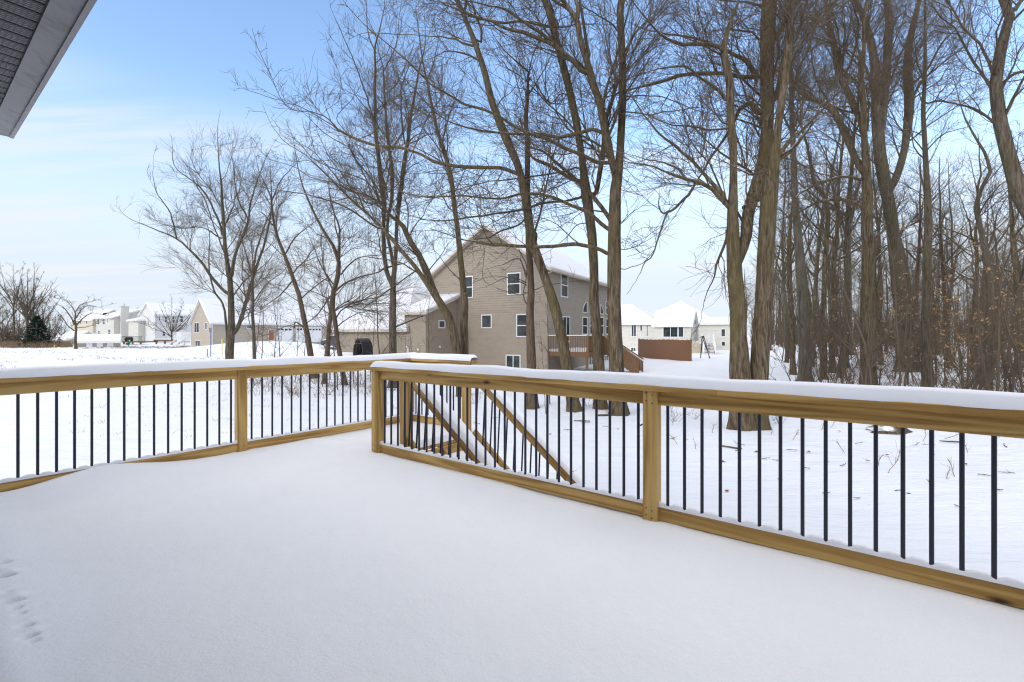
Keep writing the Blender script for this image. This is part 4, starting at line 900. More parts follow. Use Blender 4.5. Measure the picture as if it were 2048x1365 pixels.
# posts
def stake(name, label, cat, x, yt, yb, Y, w, mat, group=None):
    t = thing(name, label, cat, (*W(x, Y), 0), group); X, Yy = W(x, Y); z0 = min(CZ + (HY - yb) / F * Y, gzf(X, Yy)) - .05; mb = MB(); mb.tube([(X, Yy, z0), (X, Yy, CZ + (HY - yt) / F * Y)], w, 8); mb.build('post', M[mat], t); return t
stake('marker_post', 'short yellow marker post in front of the small spruce', 'post', 108.5, 690, 700, 70, .10, 'yellow'); stake('marker_post', 'slim yellow marker post in front of the beige house', 'post', 444, 678, 698, 52, .05, 'yellow')
t = stake('sign_post', 'tall blue grey sign post in front of the beige house', 'sign', 421.5, 657, 708, 50, .045, 'bluegrey'); mb = MB(); X, Yy = W(421.5, 50); mb.box(X - .13, X + .13, Yy - .07, Yy - .05, 1.5, 1.95); mb.build('sign_plate', M['bluegrey'], t)
t = stake('water_hydrant', 'green yard hydrant near the long shed', 'hydrant', 256.5, 680, 699, 75, .07, 'green'); X, Yy = W(256.5, 75); mb = MB(); mb.box(X - .3, X + .25, Yy - .12, Yy + .12, -.35, -.05); mb.tube([(X + .1, Yy, -.1), (X + .45, Yy, .1)], .07, 6); mb.build('head', M['green'], t)
stake('stake', 'rusty reddish stake in the snow left of the three stemmed tree', 'stake', 414.5, 698, 709, 50, .045, 'orange_door')
# ------------------------------------------------------------------ trees
def norm(v): return v / (np.linalg.norm(v, axis=-1, keepdims=True) + 1e-9)
def tubes(Pt, R, sides):
    """Pt [N,K,3], R [N,K] -> V, Q"""
    N, K, _ = Pt.shape
    T = np.gradient(Pt, axis=1); T = norm(T)
    m = norm(Pt[:, -1] - Pt[:, 0] + 1e-6); ref = np.where(np.abs(m[:, 2:3]) > 0.9, np.array([[1., 0, 0]]), np.array([[0, 0, 1.]]))
    a0 = norm(np.cross(m, ref))[:, None, :]
    b = norm(np.cross(T, np.broadcast_to(a0, T.shape))); a = np.cross(b, T)
    th = np.arange(sides) * 2 * np.pi / sides
    V = Pt[:, :, None, :] + R[:, :, None, None] * (a[:, :, None, :] * np.cos(th)[None, None, :, None] + b[:, :, None, :] * np.sin(th)[None, None, :, None])
    idx = np.arange(N * K * sides).reshape(N, K, sides); nx = np.roll(idx, -1, axis=2)
    Q = np.stack([idx[:, :-1], nx[:, :-1], nx[:, 1:], idx[:, 1:]], -1).reshape(-1, 4)
    return V.reshape(-1, 3), Q
def children(Pt, R, cnt, t0, t1, ang, Lf, rf, K, up, wig, rng, rmin=0.004, curl=0.0, gz0=None):
    N, KP, _ = Pt.shape; idx = np.repeat(np.arange(N), cnt); n = len(idx)
    if n == 0: return np.zeros((0, K, 3)), np.zeros((0, K))
    t0 = np.broadcast_to(t0, (N,))[idx] if np.ndim(t0) else t0
    t = t0 + (t1 - t0) * rng.rand(n); f = t * (KP - 1); i = np.minimum(f.astype(int), KP - 2); w = (f - i)[:, None]
    p = Pt[idx, i] * (1 - w) + Pt[idx, i + 1] * w; pr = R[idx, i] * (1 - w[:, 0]) + R[idx, i + 1] * w[:, 0]
    tan = norm(Pt[idx, i + 1] - Pt[idx, i]); rnd = rng.randn(n, 3); perp = norm(rnd - (rnd * tan).sum(1, keepdims=True) * tan)
    an = np.radians(ang[0] + (ang[1] - ang[0]) * rng.rand(n))[:, None]
    d = norm(tan * np.cos(an) + perp * np.sin(an) + np.array([0, 0, up]))
    plen = np.linalg.norm(np.diff(Pt, axis=1), axis=2).sum(1)[idx]
    L = Lf(pr, plen, t, rng.rand(n)); r0 = np.maximum(np.minimum(rf(pr, L), pr * 0.8), rmin)
    out = np.zeros((n, K, 3)); out[:, 0] = p; st = (L / (K - 1))[:, None]
    for k in range(1, K):
        d = norm(d + rng.randn(n, 3) * wig + np.array([0, 0, curl])); p = p + d * st; out[:, k] = p
    u = np.linspace(0, 1, K)[None]; RR = np.maximum(r0[:, None] * (1 - 0.82 * u), rmin * (1 - 0.3 * u))
    return out, RR
def catmull(pts, n):
    pts = np.array(pts, float); k = len(pts)
    if k == 2: pts = np.array([pts[0], (pts[0] + pts[1]) / 2, pts[1]]); k = 3
    e = np.vstack([2 * pts[0] - pts[1], pts, 2 * pts[-1] - pts[-2]])
    seg = np.linalg.norm(np.diff(pts[:, :3], axis=0), axis=1); cu = np.concatenate([[0], np.cumsum(seg)]); s = np.linspace(0, cu[-1], n)
    i = np.clip(np.searchsorted(cu, s, side='right') - 1, 0, k - 2); t = ((s - cu[i]) / (seg[i] + 1e-9))[:, None]
    p0, p1, p2, p3 = e[i], e[i + 1], e[i + 2], e[i + 3]
    return 0.5 * (2 * p1 + (p2 - p0) * t + (2 * p0 - 5 * p1 + 4 * p2 - p3) * t ** 2 + (3 * p1 - p0 - 3 * p2 + p3) * t ** 3)
KL = 18
class Tree:
    def __init__(s, seed): s.rng = np.random.RandomState(seed); s.L = []; s.low = []
    def limb(s, pts, extend=True, low=0.0, wig=0.012):
        """pts rows: x,y,z,r"""
        pts = np.array(pts, float)
        if extend:
            d = norm((pts[-1, :3] - pts[-2, :3])[None])[0]; r = pts[-1, 3]; ln = min(7.0, r * 95); k = 5; p = pts[-1].copy(); ex = []
            for j in range(k):
                d = norm((d + s.rng.randn(3) * 0.13 + np.array([0, 0, 0.07]))[None])[0]; p = p.copy(); p[:3] += d * ln / k; p[3] = max(r * (1 - (j + 1) / k), 0.006); ex.append(p)
            pts = np.vstack([pts, ex])
        q = catmull(pts, KL); L = np.linalg.norm(np.diff(q[:, :3], axis=0), axis=1).sum()
        q[1:-1, :3] += s.rng.randn(KL - 2, 3) * wig * L / 6 * np.clip(0.12 / (q[1:-1, 3:4] + 0.05), 0, 1.2)
        q[:, 3] = np.maximum(q[:, 3], 0.005); s.L.append(q); s.low.append(low)
    def grow(s, dens=1.0, twig=1.0, l1=1.0, up=0.25, rt=0.0052, ang=(30, 65)):
        A = np.array(s.L); Pt, R = A[:, :, :3], A[:, :, 3]; rng = s.rng
        ln = np.linalg.norm(np.diff(Pt, axis=1), axis=2).sum(1); low = np.array(s.low)
        c1 = np.maximum(2, (ln * (1 - low) * 1.7 * dens)).astype(int)
        P1, R1 = children(Pt, R, c1, low, 1.0, ang, lambda pr, pl, t, u: l1 * np.clip(pr * 34 + 0.5, 0.7, 4.2) * (0.45 + 0.9 * u), lambda pr, L: 0.0068 * L + 0.10 * pr, 8, up, 0.16, rng, rt * 1.5, 0.02)
        l1n = np.linalg.norm(np.diff(P1, axis=1), axis=2).sum(1)
        P2, R2_ = children(P1, R1, np.maximum(2, (l1n * 3.5 * dens)).astype(int), 0.12, 0.98, (28, 60), lambda pr, pl, t, u: pl * (0.26 + 0.5 * u) * (1.15 - 0.45 * t), lambda pr, L: 0.0062 * L + 0.002, 6, 0.12, 0.15, rng, rt * 1.15, 0.02)
        l2n = np.linalg.norm(np.diff(P2, axis=1), axis=2).sum(1)
        P3, R3 = children(P2, R2_, np.maximum(1, (l2n * 5.2 * twig)).astype(int), 0.15, 1.0, (20, 48), lambda pr, pl, t, u: np.clip(pl * (0.4 + 0.7 * u), 0.2, 1.15), lambda pr, L: 0.004 + 0 * L, 5, 0.1, 0.16, rng, rt, 0.02)
        s.lv = [(P1, R1, 5), (P2, R2_, 4), (P3, R3, 3)]
        return s
    def mesh(s, label=None, cat='tree', bark='bark', loc=None, name='bare_tree', group=None, flare=1.0, sides=14, leaves=0, leafmat='red_leaf', leafn=0.045, twigmat='twig', leafspan=None):
        base = s.L[0][0, :3].copy() if loc is None else np.array(loc, float)
        base[2] = s.L[0][0, 2]
        root = thing(name, label, cat, tuple(base), group)
        big = [q for q in s.L if q[:, 3].max() > 0.055]; small = [q for q in s.L if q[:, 3].max() <= 0.055]
        def flareup(q):                          # denser rings, root flare and knobs for the main stems
            n = 46; u = np.linspace(0, KL - 1, n); r = np.stack([np.interp(u, np.arange(KL), q[:, c]) for c in range(4)], 1); return r
        Vs = []; Qs = []; off = 0
        for qi, q in enumerate(big):
            r = flareup(q); pts = r[None, :, :3]; rad = r[None, :, 3]
            hgt = r[:, 2] - s.L[0][0, 2]
            ground = hgt[0] < 0.6
            if ground: rad = rad * (1 + 0.34 * flare * np.exp(-np.maximum(hgt, 0) / 0.28) + 0.12 * np.exp(-np.maximum(hgt, 0) / 1.2))[None]
            V, Q = tubes(pts, rad, sides); V = V.reshape(n_ := r.shape[0], sides, 3)
            # fluted, lumpy cross-section
            c = r[:, None, :3]; th = np.arange(sides) * 2 * np.pi / sides; ph = s.rng.rand(3) * 6.28
            zz = np.cumsum(np.concatenate([[0], np.linalg.norm(np.diff(r[:, :3], axis=0), axis=1)]))[:, None]
            m_ = 1 + 0.035 * np.sin(2 * th[None] + ph[0] + zz * .35) + 0.02 * np.sin(3 * th[None] + ph[1] - zz * 0.8) + 0.016 * s.rng.randn(n_, sides)
            if ground: m_ = m_ + (0.14 * np.sin(5 * th + ph[2]) * np.exp(-np.maximum(hgt, 0) / 0.3)[:, None])
            V = c + (V - c) * m_[:, :, None]; Vs.append(V.reshape(-1, 3)); Qs.append(Q + off); off += n_ * sides
        V = np.concatenate(Vs) - base; npmesh('trunk', V, np.concatenate(Qs), M[bark], root)
        Vs = []; Qs = []; off = 0; nl = 0
        lst = ([(np.array(small)[:, :, :3], np.array(small)[:, :, 3], 6)] if small else []) + s.lv
        for li, (Pt, R, sd) in enumerate(lst):
            if len(Pt) == 0: continue
            V, Q = tubes(Pt, R, sd); Vs.append(V); Qs.append(Q + off); off += len(V)
            if li <= (1 if small else 0): nl += len(Q)
        cr_ = npmesh('crown', np.concatenate(Vs) - base, np.concatenate(Qs), M['limb'], root); cr_.data.materials.append(M[twigmat])
        nq = len(cr_.data.polygons); mi = np.ones(nq, np.int32); mi[:nl] = 0; cr_.data.polygons.foreach_set('material_index', mi)
        if leaves:
            P3 = s.lv[2][0]; 
            if leafspan is not None: ok = np.where((P3[:, -1, 2] > leafspan[0]) & (P3[:, -1, 2] < leafspan[1]))[0]; P3 = P3[ok]
            i = s.rng.randint(0, len(P3), leaves); p = P3[i, -1] + s.rng.randn(leaves, 3) * 0.02
            a = norm(s.rng.randn(leaves, 3) + np.array([0, 0, -0.5])); b_ = norm(np.cross(a, s.rng.randn(leaves, 3))); sz = leafn * (0.6 + 0.8 * s.rng.rand(leaves, 1))
            nn = np.cross(a, b_)
            V = np.stack([p, p + a * sz * .5 + b_ * sz * .38 + nn * sz * .12, p + a * sz * 1.1, p + a * sz * .5 - b_ * sz * .38 + nn * sz * .12], 1).reshape(-1, 3) - base
            npmesh('leaves', V, np.arange(leaves * 4).reshape(-1, 4), M[leafmat], root, False)
        return root
# zoom windows of the photograph used while measuring (x0, y0, scale)
ZW = dict(A=(240, 240, 2.731), B=(480, 0, 2.729), C=(1060, 0, 2.73), D=(1448, 0, 2.967), E=(640, 430, 4.136), F=(960, 440, 4.266), G=(1200, 560, 4.655), H=(1560, 400, 3.412), M=(860, 0, 4.55), N=(860, 240, 4.55), Q=(480, 200, 4.55), S=(1280, 240, 4.015), X=(0, 500, 5.12), P=(0, 0, 1))
def path(txt):
    """'E 1200,1160,65 1190,900,62 B ...' -> list of photo (x, y, w); a missing width is interpolated"""
    z = ZW['P']; out = []
    for tok in txt.split():
        if tok in ZW: z = ZW[tok]; continue
        v = [float(c) for c in tok.split(',')]; out.append([z[0] + v[0] / z[2], z[1] + v[1] / z[2], v[2] / z[2] if len(v) > 2 else np.nan])
    a = np.array(out); ok = ~np.isnan(a[:, 2]); a[:, 2] = np.interp(np.arange(len(a)), np.arange(len(a))[ok], a[ok, 2]); return a
def traced(Y, limbs, seed, low=0.3, drift=0.22, dens=1.0, twig=1.0, l1=1.0, **k):
    T = Tree(seed); all3 = []; rng = np.random.RandomState(seed + 100)
    for li, txt in enumerate(limbs):
        ext = True; lo = None
        if txt[0] == '!': ext = False; txt = txt[1:]
        a = path(txt)
        if li == 0 or txt.startswith('^'):
            pass
        if not all3 or k.get('ground_stems', ()) and li in k['ground_stems']:
            Yi = Y + (0 if not all3 else k['ground_stems'][li]); x3 = (a[0, 0] - 1024) / F * Yi; g = gzf(x3, Yi) - 0.12
            if CZ + (HY - a[0, 1]) / F * Yi > g + 0.05:
                yb = HY + (CZ - g) * F / Yi; a = np.vstack([[a[0, 0] + (a[0, 0] - a[1, 0]) * min(1.0, (yb - a[0, 1]) / max(20, abs(a[1, 1] - a[0, 1]))), yb, a[0, 2] * 1.06], a])
            ys = Yi + np.linspace(0, 1, len(a)) * rng.uniform(-.5, .5) * 2.0; start = None; lo = low
        else:
            c = np.vstack(all3); j = np.argmin(np.hypot(c[:, 4] - a[0, 0], c[:, 5] - a[0, 1])); Y0 = c[j, 1]
            cum = np.concatenate([[0], np.cumsum(np.hypot(*np.diff(a[:, :2], axis=0).T))]) / F * Y; sl = rng.uniform(-1, 1) * drift * 1.6
            ys = Y0 + sl * cum; start = c[j]; lo = 0.06
        p3 = np.array([P(x, y, Yy) for (x, y, w), Yy in zip(a, ys)]); r = a[:, 2] / 2 / F * ys; q = np.column_stack([p3, r])
        if start is not None:
            if np.linalg.norm(q[0, :3] - start[:3]) > 0.08: q = np.vstack([[*start[:3], max(r[0], 0.02)], q])
        px_ = 1024 + q[:, 0] / q[:, 1] * F; py_ = HY - (q[:, 2] - CZ) / q[:, 1] * F
        T.limb(q, ext, lo); u = catmull(np.column_stack([q, px_, py_]), 40); all3.append(u)
    T.grow(dens, twig, l1, up=k.get('up', 0.25))
    kk = {x: v for x, v in k.items() if x not in ('ground_stems', 'up')}
    return T.mesh(**kk)
TR = []
def T_(*a, **k): TR.append(traced(*a, **k))
T_(35, ['A 600,1290,40 606,1150,36 606,950,30 602,870,26 575,690,18 560,480,15 550,300,8 530,130,4',
        'A 600,965,18 500,860,15 430,760,12 310,650,9 200,600,6 60,545,3', 'A 310,650,8 270,500,6 200,400,4 180,310,2.5', 'A 610,870,20 630,740,16 690,580,12 720,430,8 790,230,3',
        'A 565,650,12 530,530,10 440,370,7 300,260,4 290,150,2.5', 'A 628,1170,22 700,970,18 730,850,14 800,640,10 830,440,7 820,300,3', 'A 585,1280,16 572,1050,11 490,860,8 490,650,4',
        'A 555,650,8 450,590,7 320,590,5 200,560,2', 'A 580,760,8 520,600,6 470,450,5 400,330,3', 'A 700,540,8 640,420,6 620,250,3', 'A 620,960,8 680,880,6 780,800,4'],
   1, low=0.42, dens=0.8, twig=1.5, l1=0.95, bark='bark2', label='three stemmed bare tree standing alone in front of the beige house', ground_stems={6: 0.3})
T_(31, ['A 735,1290,18 725,1000,15 724,860,12 750,700,9 800,560,6 850,420,3', 'A 725,870,8 690,740,6 650,600,4', 'A 726,1000,7 800,900,5 890,830,3', 'A 725,1060,6 660,980,4 610,900,2'], 2, low=0.2, dens=0.9, l1=0.7, bark='bark2', label='slender bare tree just right of the three stemmed tree')
T_(28, ['A 1040,1280,30 1010,1100,26 960,900,22 900,740,18 850,600,14 830,450,10 770,310,4', 'A 830,440,8 880,330,5 960,240,3', '!A 840,580,8 790,520,6 772,505,5', 'A 900,740,9 960,640,6 1060,560,3', 'A 950,870,9 870,960,6 800,1010,3', 'A 985,980,8 1080,900,6 1160,840,4', '!A 1000,1130,9 960,1105,8 950,1140,6'], 3, low=0.2, dens=1.05, twig=1.2, l1=0.8, bark='bark3', label='bare tree leaning left with its crown over the beige roof')
T_(24.5, ['A 1200,1280,26 1170,1100,24 1162,960,26 1200,840,26 1180,740,20 1150,660,16 1060,520,12 1000,350,7 960,200,4', 'A 1190,760,14 1200,600,10 1150,450,6 1140,300,3', 'A 1130,1280,24 1145,1100,21 1160,960,18', 'A 1170,940,14 1250,880,10 1420,830,7 E 500,450,18 700,400,8', 'A 1150,960,10 1080,1060,7 1010,1120,4', 'A 1200,850,10 1290,760,7 1400,740,4', 'A 1165,900,10 1100,800,7 1060,700,4'], 4, low=0.22, dens=1.05, twig=1.2, l1=0.8, bark='bark3', label='crooked bare tree with an S bend near the garage corner', ground_stems={2: 0.4})
T_(24, ['E 605,1140,62 605,950,58 602,800,56 600,640,50 620,400,34 635,100,30 B 860,1150,26 900,850,22 940,600,14 975,400,9 1000,250,5',
        'E 585,600,38 540,420,36 520,200,34 530,0,30 B 780,1050,28 740,700,17 740,400,13 750,200,8 780,50,4', 'E 610,440,28 570,250,26 560,60,22 B 830,1000,20 800,700,15 790,500,11 770,300,6 700,100,3',
        'B 740,700,10 690,520,8 620,330,6 520,100,3', 'B 900,800,10 880,600,8 890,450,6 960,280,3', 'B 915,780,8 980,730,5 1100,740,3', '!E 640,920,16 740,880,13 850,835,10', 'B 780,400,8 850,250,5 870,80,3', 'B 745,300,8 700,180,6 690,20,3', 'B 790,520,8 860,450,5 930,300,3'],
   5, low=0.5, dens=1.05, twig=1.2, l1=0.85, bark='bark2', label='smooth grey multi stemmed bare tree in front of the garage wing')
T_(20, ['E 1130,1160,70 1080,900,75 1000,745,66 880,560,42 760,400,36 640,240,32 Q 1320,1190,28 1130,1000,25 960,850,18 800,700,12 560,480,9 350,350,5 260,180,3',
        'E 985,730,58 930,600,52 880,480,60 830,350,50 740,200,45 690,90,40 Q 1400,1100,26 1290,960,22 1220,880,18 1060,850,16 900,760,13 700,720,9 560,660,7 400,580,5 250,540,4 170,440,3',
        'Q 1290,1190,22 1050,1030,18 850,930,14 600,860,10 400,830,7 200,800,4', 'Q 1260,900,14 1150,740,12 950,660,10 700,560,8 520,380,5 360,270,3', 'Q 1280,940,14 1180,700,12 1060,560,10 1000,440,9 780,310,7 640,180,4 560,100,3',
        'Q 1130,1000,14 1060,850,12 930,760,10 760,560,7 600,430,5 480,400,3', 'Q 1200,950,12 1020,880,10 830,930,7 600,860,4 350,840,3', 'Q 960,850,10 860,680,8 700,500,6 640,300,4', 'Q 1060,860,9 900,640,8 760,420,6 700,200,4 B 560,500 500,300,3',
        'Q 800,700,8 640,560,6 500,560,4 280,520,2', '!E 855,500,14 780,465,12 650,390,11 400,350,8', '!E 790,465,12 600,600,12 360,770,9', 'Q 1350,900,12 1300,700,10 1200,500,8 1040,380,6 B 760,700,8 660,560,5'],
   6, low=0.5, dens=1.25, twig=1.3, l1=0.75, drift=0.3, bark='bark', label='bare tree leaning hard to the left with long fanned branches', up=0.3)
T_(20.5, ['E 1195,1160,66 1190,900,62 1200,650,54 1160,300,46 1125,20,38 B 1150,950,25 1100,780,22 1050,600,17 1010,400,10 985,250,7 960,100,4', 'B 1150,930,9 1060,860,7 940,800,4', 'B 1105,780,10 1140,640,7 1190,500,4', 'B 1050,600,8 980,520,6 900,430,4', '!N 215,730,8 160,690,6 60,640,3', 'B 1020,440,8 1060,330,6 1090,180,3', 'B 1170,1150,7 1260,1080,5 1350,1060,3', 'E 1180,560,9 1060,440,7 980,330,4'], 7, low=0.45, dens=1.25, l1=0.7, bark='bark', label='slim straight bare tree crossing the gable of the tan two storey house')
T_(16.8, ['F 440,1260,80 432,900,72 432,600,60 415,250,56 M 885,1300,48 900,1000,34 905,700,24 880,640,18 760,560,12 640,390,7', 'M 900,700,20 960,780,0 970,760,16 1010,840,14', 'M 900,690,14 915,580,11 960,450,9 1000,370,6', 'M 905,860,12 960,760,10 1060,600,8 1130,440,5', 'M 890,1100,12 830,900,10 780,700,8 720,560,6', '!F 400,720,14 370,640,10 400,420,9 330,250,8', 'F 395,540,12 300,500,9 100,480,6 -60,540,4', 'F 400,560,10 250,490,8 80,560,5', 'F 395,480,12 330,330,9 200,380,7 60,420,4', 'F 410,620,10 330,640,7 200,600,4', 'F 460,600,8 560,560,6 700,540,4'],
   8, low=0.55, dens=0.8, l1=0.8, bark='bark3', label='upright reddish barked tree with peeling bark beside the leaning trunk', leaves=60)
T_(16.0, ['F 745,1285,98 680,900,94 600,620,84 500,350,72 440,180,78 400,20,74 N 885,900,80 880,640,78 850,560,68 790,350,62 700,200,80 640,80,66 M 570,1030,60 540,830,60 490,600,54 450,420,48 400,330,45 340,170,40 260,0,34',
        'M 455,400,24 472,300,24 430,170,21 370,0,18', 'M 430,425,24 290,390,18 200,350,14 0,330,8 B 700,180,4', 'M 440,550,20 320,490,16 150,470,10 0,540,5', 'N 780,480,34 700,440,34 420,440,32 160,415,30 0,370,26 Q 1680,530,26 1540,455,24 1300,430,22 1030,345,22 890,275,20 800,150,9 620,90,8 400,50,6 B 100,270,3',
        'Q 885,270,14 780,190,10 560,70,8 440,30,5 B 60,500,3', 'Q 1000,330,8 880,180,7 940,80,6 1020,0,4 B 640,500,2', '!F 455,200,54 465,130,52 450,110,50', '!N 880,900,16 780,970,18 650,1010,18 540,1070,12 400,1090,7', 'M 590,1010,14 660,900,9 760,820,6 820,700,4', 'M 300,120,22 430,155,24 560,195,24 700,210,22 870,200,20 1080,240,16'],
   9, low=0.6, dens=1.15, twig=1.2, l1=0.9, bark='bark', label='leaning trunk with a snow capped stub and one long limb reaching left', leaves=40)
T_(16.4, ['F 1010,1290,98 990,900,86 975,500,78 948,160,78 N 1450,800,92 1415,650,96 1400,450,58 1380,280,60 M 1350,1200,66 1330,1130,66 1290,900,65 1240,650,65 1180,450,60 1140,280,50 1090,120,55 1030,0,50',
        'N 1400,560,36 1290,545,32 1150,450,32 1050,400,32 940,350,20 900,250,12 860,120,8', 'N 1440,690,24 1250,730,24 1000,770,22 800,830,22 500,860,18 250,900,14 0,920,9 Q 1400,1000,5 1200,940,3', 'M 1130,410,30 1000,360,28 850,300,26 640,250,24 560,190,20 400,150,16 250,90,10 100,20,6', 'M 1090,240,16 1000,215,14 870,200,14 700,210,12 560,190,8',
        'N 1360,430,14 1200,480,16 900,520,14 700,540,12 450,580,10 240,640,8 0,700,4', 'M 1290,900,12 1200,850,10 1100,950,6 1040,900,4', 'N 1410,940,10 1330,960,9 1250,1060,8 1180,1120,5', '!N 1120,390,14 1190,400,12 1220,350,9 1200,280,7', 'N 1500,700,46 1545,500,46 1585,250,48 M 1600,1080,40 1690,800,26 1800,450,16 1880,270,11 2000,170,6'],
   10, low=0.6, dens=1.15, twig=1.2, l1=0.9, bark='bark', label='mossy forked trunk in front of the raised brown deck', leaves=40)
T_(15.4, ['F 1170,1290,124 1150,900,116 1140,500,112 1150,200,112 N 1680,900,100 1690,600,96 1720,430,72 1742,200,66 M 1745,900,66 1745,400,66 1742,0,62',
        'N 1680,520,66 1650,350,64 1620,200,80 M 1590,1150,72 1560,1000,66 1480,750,64 1430,550,56 1350,350,46 1330,150,50 1200,0,30', 'M 1345,170,34 1345,80,32 1330,0,30', 'M 1450,560,30 1430,400,30 1400,250,28 1370,0,22', 'M 1330,170,24 1250,80,24 1120,0,22',
        'M 1420,680,42 1250,510,40 1130,420,38 1030,370,30 830,290,26 640,250,22 560,190,20 400,150,14 250,90,10 100,10,6', 'M 1130,400,30 1000,300,28 850,200,26 700,90,22 580,60,16 300,0,8 ', 'M 1570,1260,34 1480,1180,32 1420,1170,30 1250,1240,30 900,1230,26 700,1210,22 400,1180,16 150,1110,12 0,1020,10 B 900,900,6 760,760,4',
        'N 1610,420,36 1350,310,32 1180,220,30 1000,150,28 870,120,24 M 700,1110,22 560,1030,24 300,940,22 120,830,18 0,760,14 B 950,370,10 800,240,6 640,100,3', 'N 1615,1020,36 1480,870,32 1230,760,28 1000,680,26 850,670,22 700,710,20 500,710,16 250,690,14 0,700,12 Q 1500,850,9 1200,730,6 900,560,4', 'N 1660,1000,42 1640,930,40 1560,780,38 1440,640,36',
        '!N 1620,1220,38 1480,1160,33 1300,1130,36 1050,1155,34 850,1150,30 600,1140,26 420,1120,22', '!N 480,1115,14 300,1090,13 180,1050,10 0,990,7', 'M 1720,290,16 1650,220,14 1540,150,12 1390,60,8', 'M 1770,480,18 1810,420,16 1900,260,12 2000,190,8', 'M 1775,860,16 1840,760,14 1930,640,10 2000,540,7', 'M 1780,880,12 1880,870,12 1990,880,10 C 720,530,6 900,600,4', 'M 1780,1020,12 1900,1030,12 2000,1050,10 C 700,620,6 900,590,4',
        'F 1200,250,8 1290,240,6 1420,180,5 1540,100,3', 'F 1200,420,8 1300,400,7 1400,360,6 1490,250,6 1530,130,5 1590,0,4', 'N 1740,940,8 1830,850,6 1920,790,4'],
   11, low=0.62, dens=1.15, twig=1.2, l1=0.9, bark='bark', label='thick trunk with knots and a long broken horizontal limb carrying snow', leaves=70)
T_(13.4, ['G 1480,940,158 1500,700,160 1512,400,152 1530,0,150 S 1010,1100,130 1022,900,128 1040,600,128 1060,420,112 1090,300,70 1110,150,62 1120,0,52 C 1400,400,40 1410,150,32 1440,0,26',
         'G 1310,930,180 1300,700,165 1270,450,132 1280,200,140 1270,0,132 S 760,1250,112 745,1000,100 740,850,84 735,700,76 745,500,56 750,300,56 745,150,56 C 1065,350,40 1060,240,32 1090,100,16 1120,20,12',
         'S 800,1180,90 838,1000,86 840,850,84 890,650,92 950,480,100 1010,300,92 1020,0,92 C 1290,250,70 1300,100,76 1310,0,78', 'S 690,680,36 580,560,32 450,490,28 300,460,22 200,410,16 100,370,12', 'S 695,630,34 600,530,30 505,425,26', '!S 455,490,20 400,590,22 350,640,22 270,720,20 215,742,20 180,748,14 150,690,10 155,630,8', 'S 222,740,16 170,870,14 130,1000,12 100,1090,10 30,1160,8 0,1240,5',
         'S 350,462,20 320,400,18 230,360,16 140,330,12 60,320,9 0,300,6', 'S 700,880,22 690,970,20 650,1070,20 610,1180,16 600,1250,12 555,1350,8', '!S 830,702,26 930,650,40 1045,575,46', 'S 1040,400,30 950,430,22 880,440,14 850,425,12', 'S 1085,340,40 1180,270,38 1240,215,34 1330,110,24 1365,50,18', 'C 1250,420,24 1160,420,22 1080,405,22 900,405,20 780,430,18 640,465,14 540,490,9', 'C 1060,290,20 1020,250,20 940,240,20 800,240,18 700,180,12 600,60,7', 'C 1080,560,18 1020,480,16 930,430,14 860,370,12 760,365,9 620,400,5',
         'C 1080,700,12 960,710,12 880,690,10 760,680,7 640,620,4', 'C 1300,250,30 1360,180,26 1430,60,18', 'C 1250,620,34 1200,560,30 1140,600,20 1100,690,16', 'C 1240,430,28 1180,330,24 1120,300,18', 'C 1330,560,30 1370,430,26 1380,330,22 1460,180,14', 'C 1330,880,28 1420,770,22 1500,700,16 1560,640,10'],
   12, low=0.55, dens=1.15, twig=1.2, l1=0.85, bark='bark', label='big double trunked mossy maple just beyond the right railing', leaves=60, ground_stems={1: -0.15}, sides=18)
T_(26, ['H 170,1240,74 165,900,70 150,600,64 130,300,54 108,50,44 D 410,950,32 402,700,28 400,500,24 385,300,20 380,100,14', 'D 400,560,16 440,420,14 500,300,10 540,120,6', 'D 400,780,14 340,650,10 320,500,7', 'H 120,180,14 60,120,10 0,60,6', '!H 190,940,8 120,820,8 60,760,5'], 13, low=0.5, bark='beech', label='smooth grey beech trunk at the near edge of the wood')
T_(22, ['H 605,1270,86 600,900,88 600,500,80 596,200,72 600,0,68 D 845,1050,48 835,850,34 825,650,32 820,450,26 830,200,18 850,0,12', 'D 840,1050,42 780,940,36 715,800,34 650,660,34 560,600,28 470,560,24 380,480,16 300,400,9', 'D 830,800,30 770,620,32 700,480,34 650,260,32 620,120,22 600,0,14', 'D 830,1070,16 740,1050,18 640,1060,16 540,1100,12 450,1150,8', 'D 830,1240,18 740,1190,18 640,1185,16 540,1210,12 440,1260,8', 'D 700,480,16 760,350,14 800,180,10 760,20,6', 'D 640,640,14 560,500,10 520,350,6'], 14, low=0.5, bark='bark', label='forked trunk with arching snow edged limbs at the front of the wood', leaves=20)
T_(33, ['H 850,1150,90 845,850,86 800,500,80 780,300,74 755,80,70 D 950,1050,66 915,850,62 900,550,56 885,300,40 850,150,30 790,0,22', 'D 985,1150,46 1040,1000,40 1080,850,38 1100,600,50 1090,350,40 1130,100,30 1160,0,22', 'D 925,800,44 960,500,38 970,300,42 980,100,38 960,0,32', 'D 920,620,18 860,450,14 800,300,10 760,100,6', 'H 900,1150,80 890,850,76 860,600,60 830,380,50 800,250,34', 'D 1095,520,16 1200,420,12 1300,250,9 1420,140,5', 'D 1095,620,14 1180,480,12 1290,380,8 1450,250,5', 'D 950,620,12 1010,420,9 1080,250,6'], 15, low=0.5, bark='bark2', label='tall many stemmed tree in the middle of the wood', ground_stems={4: 0.5})
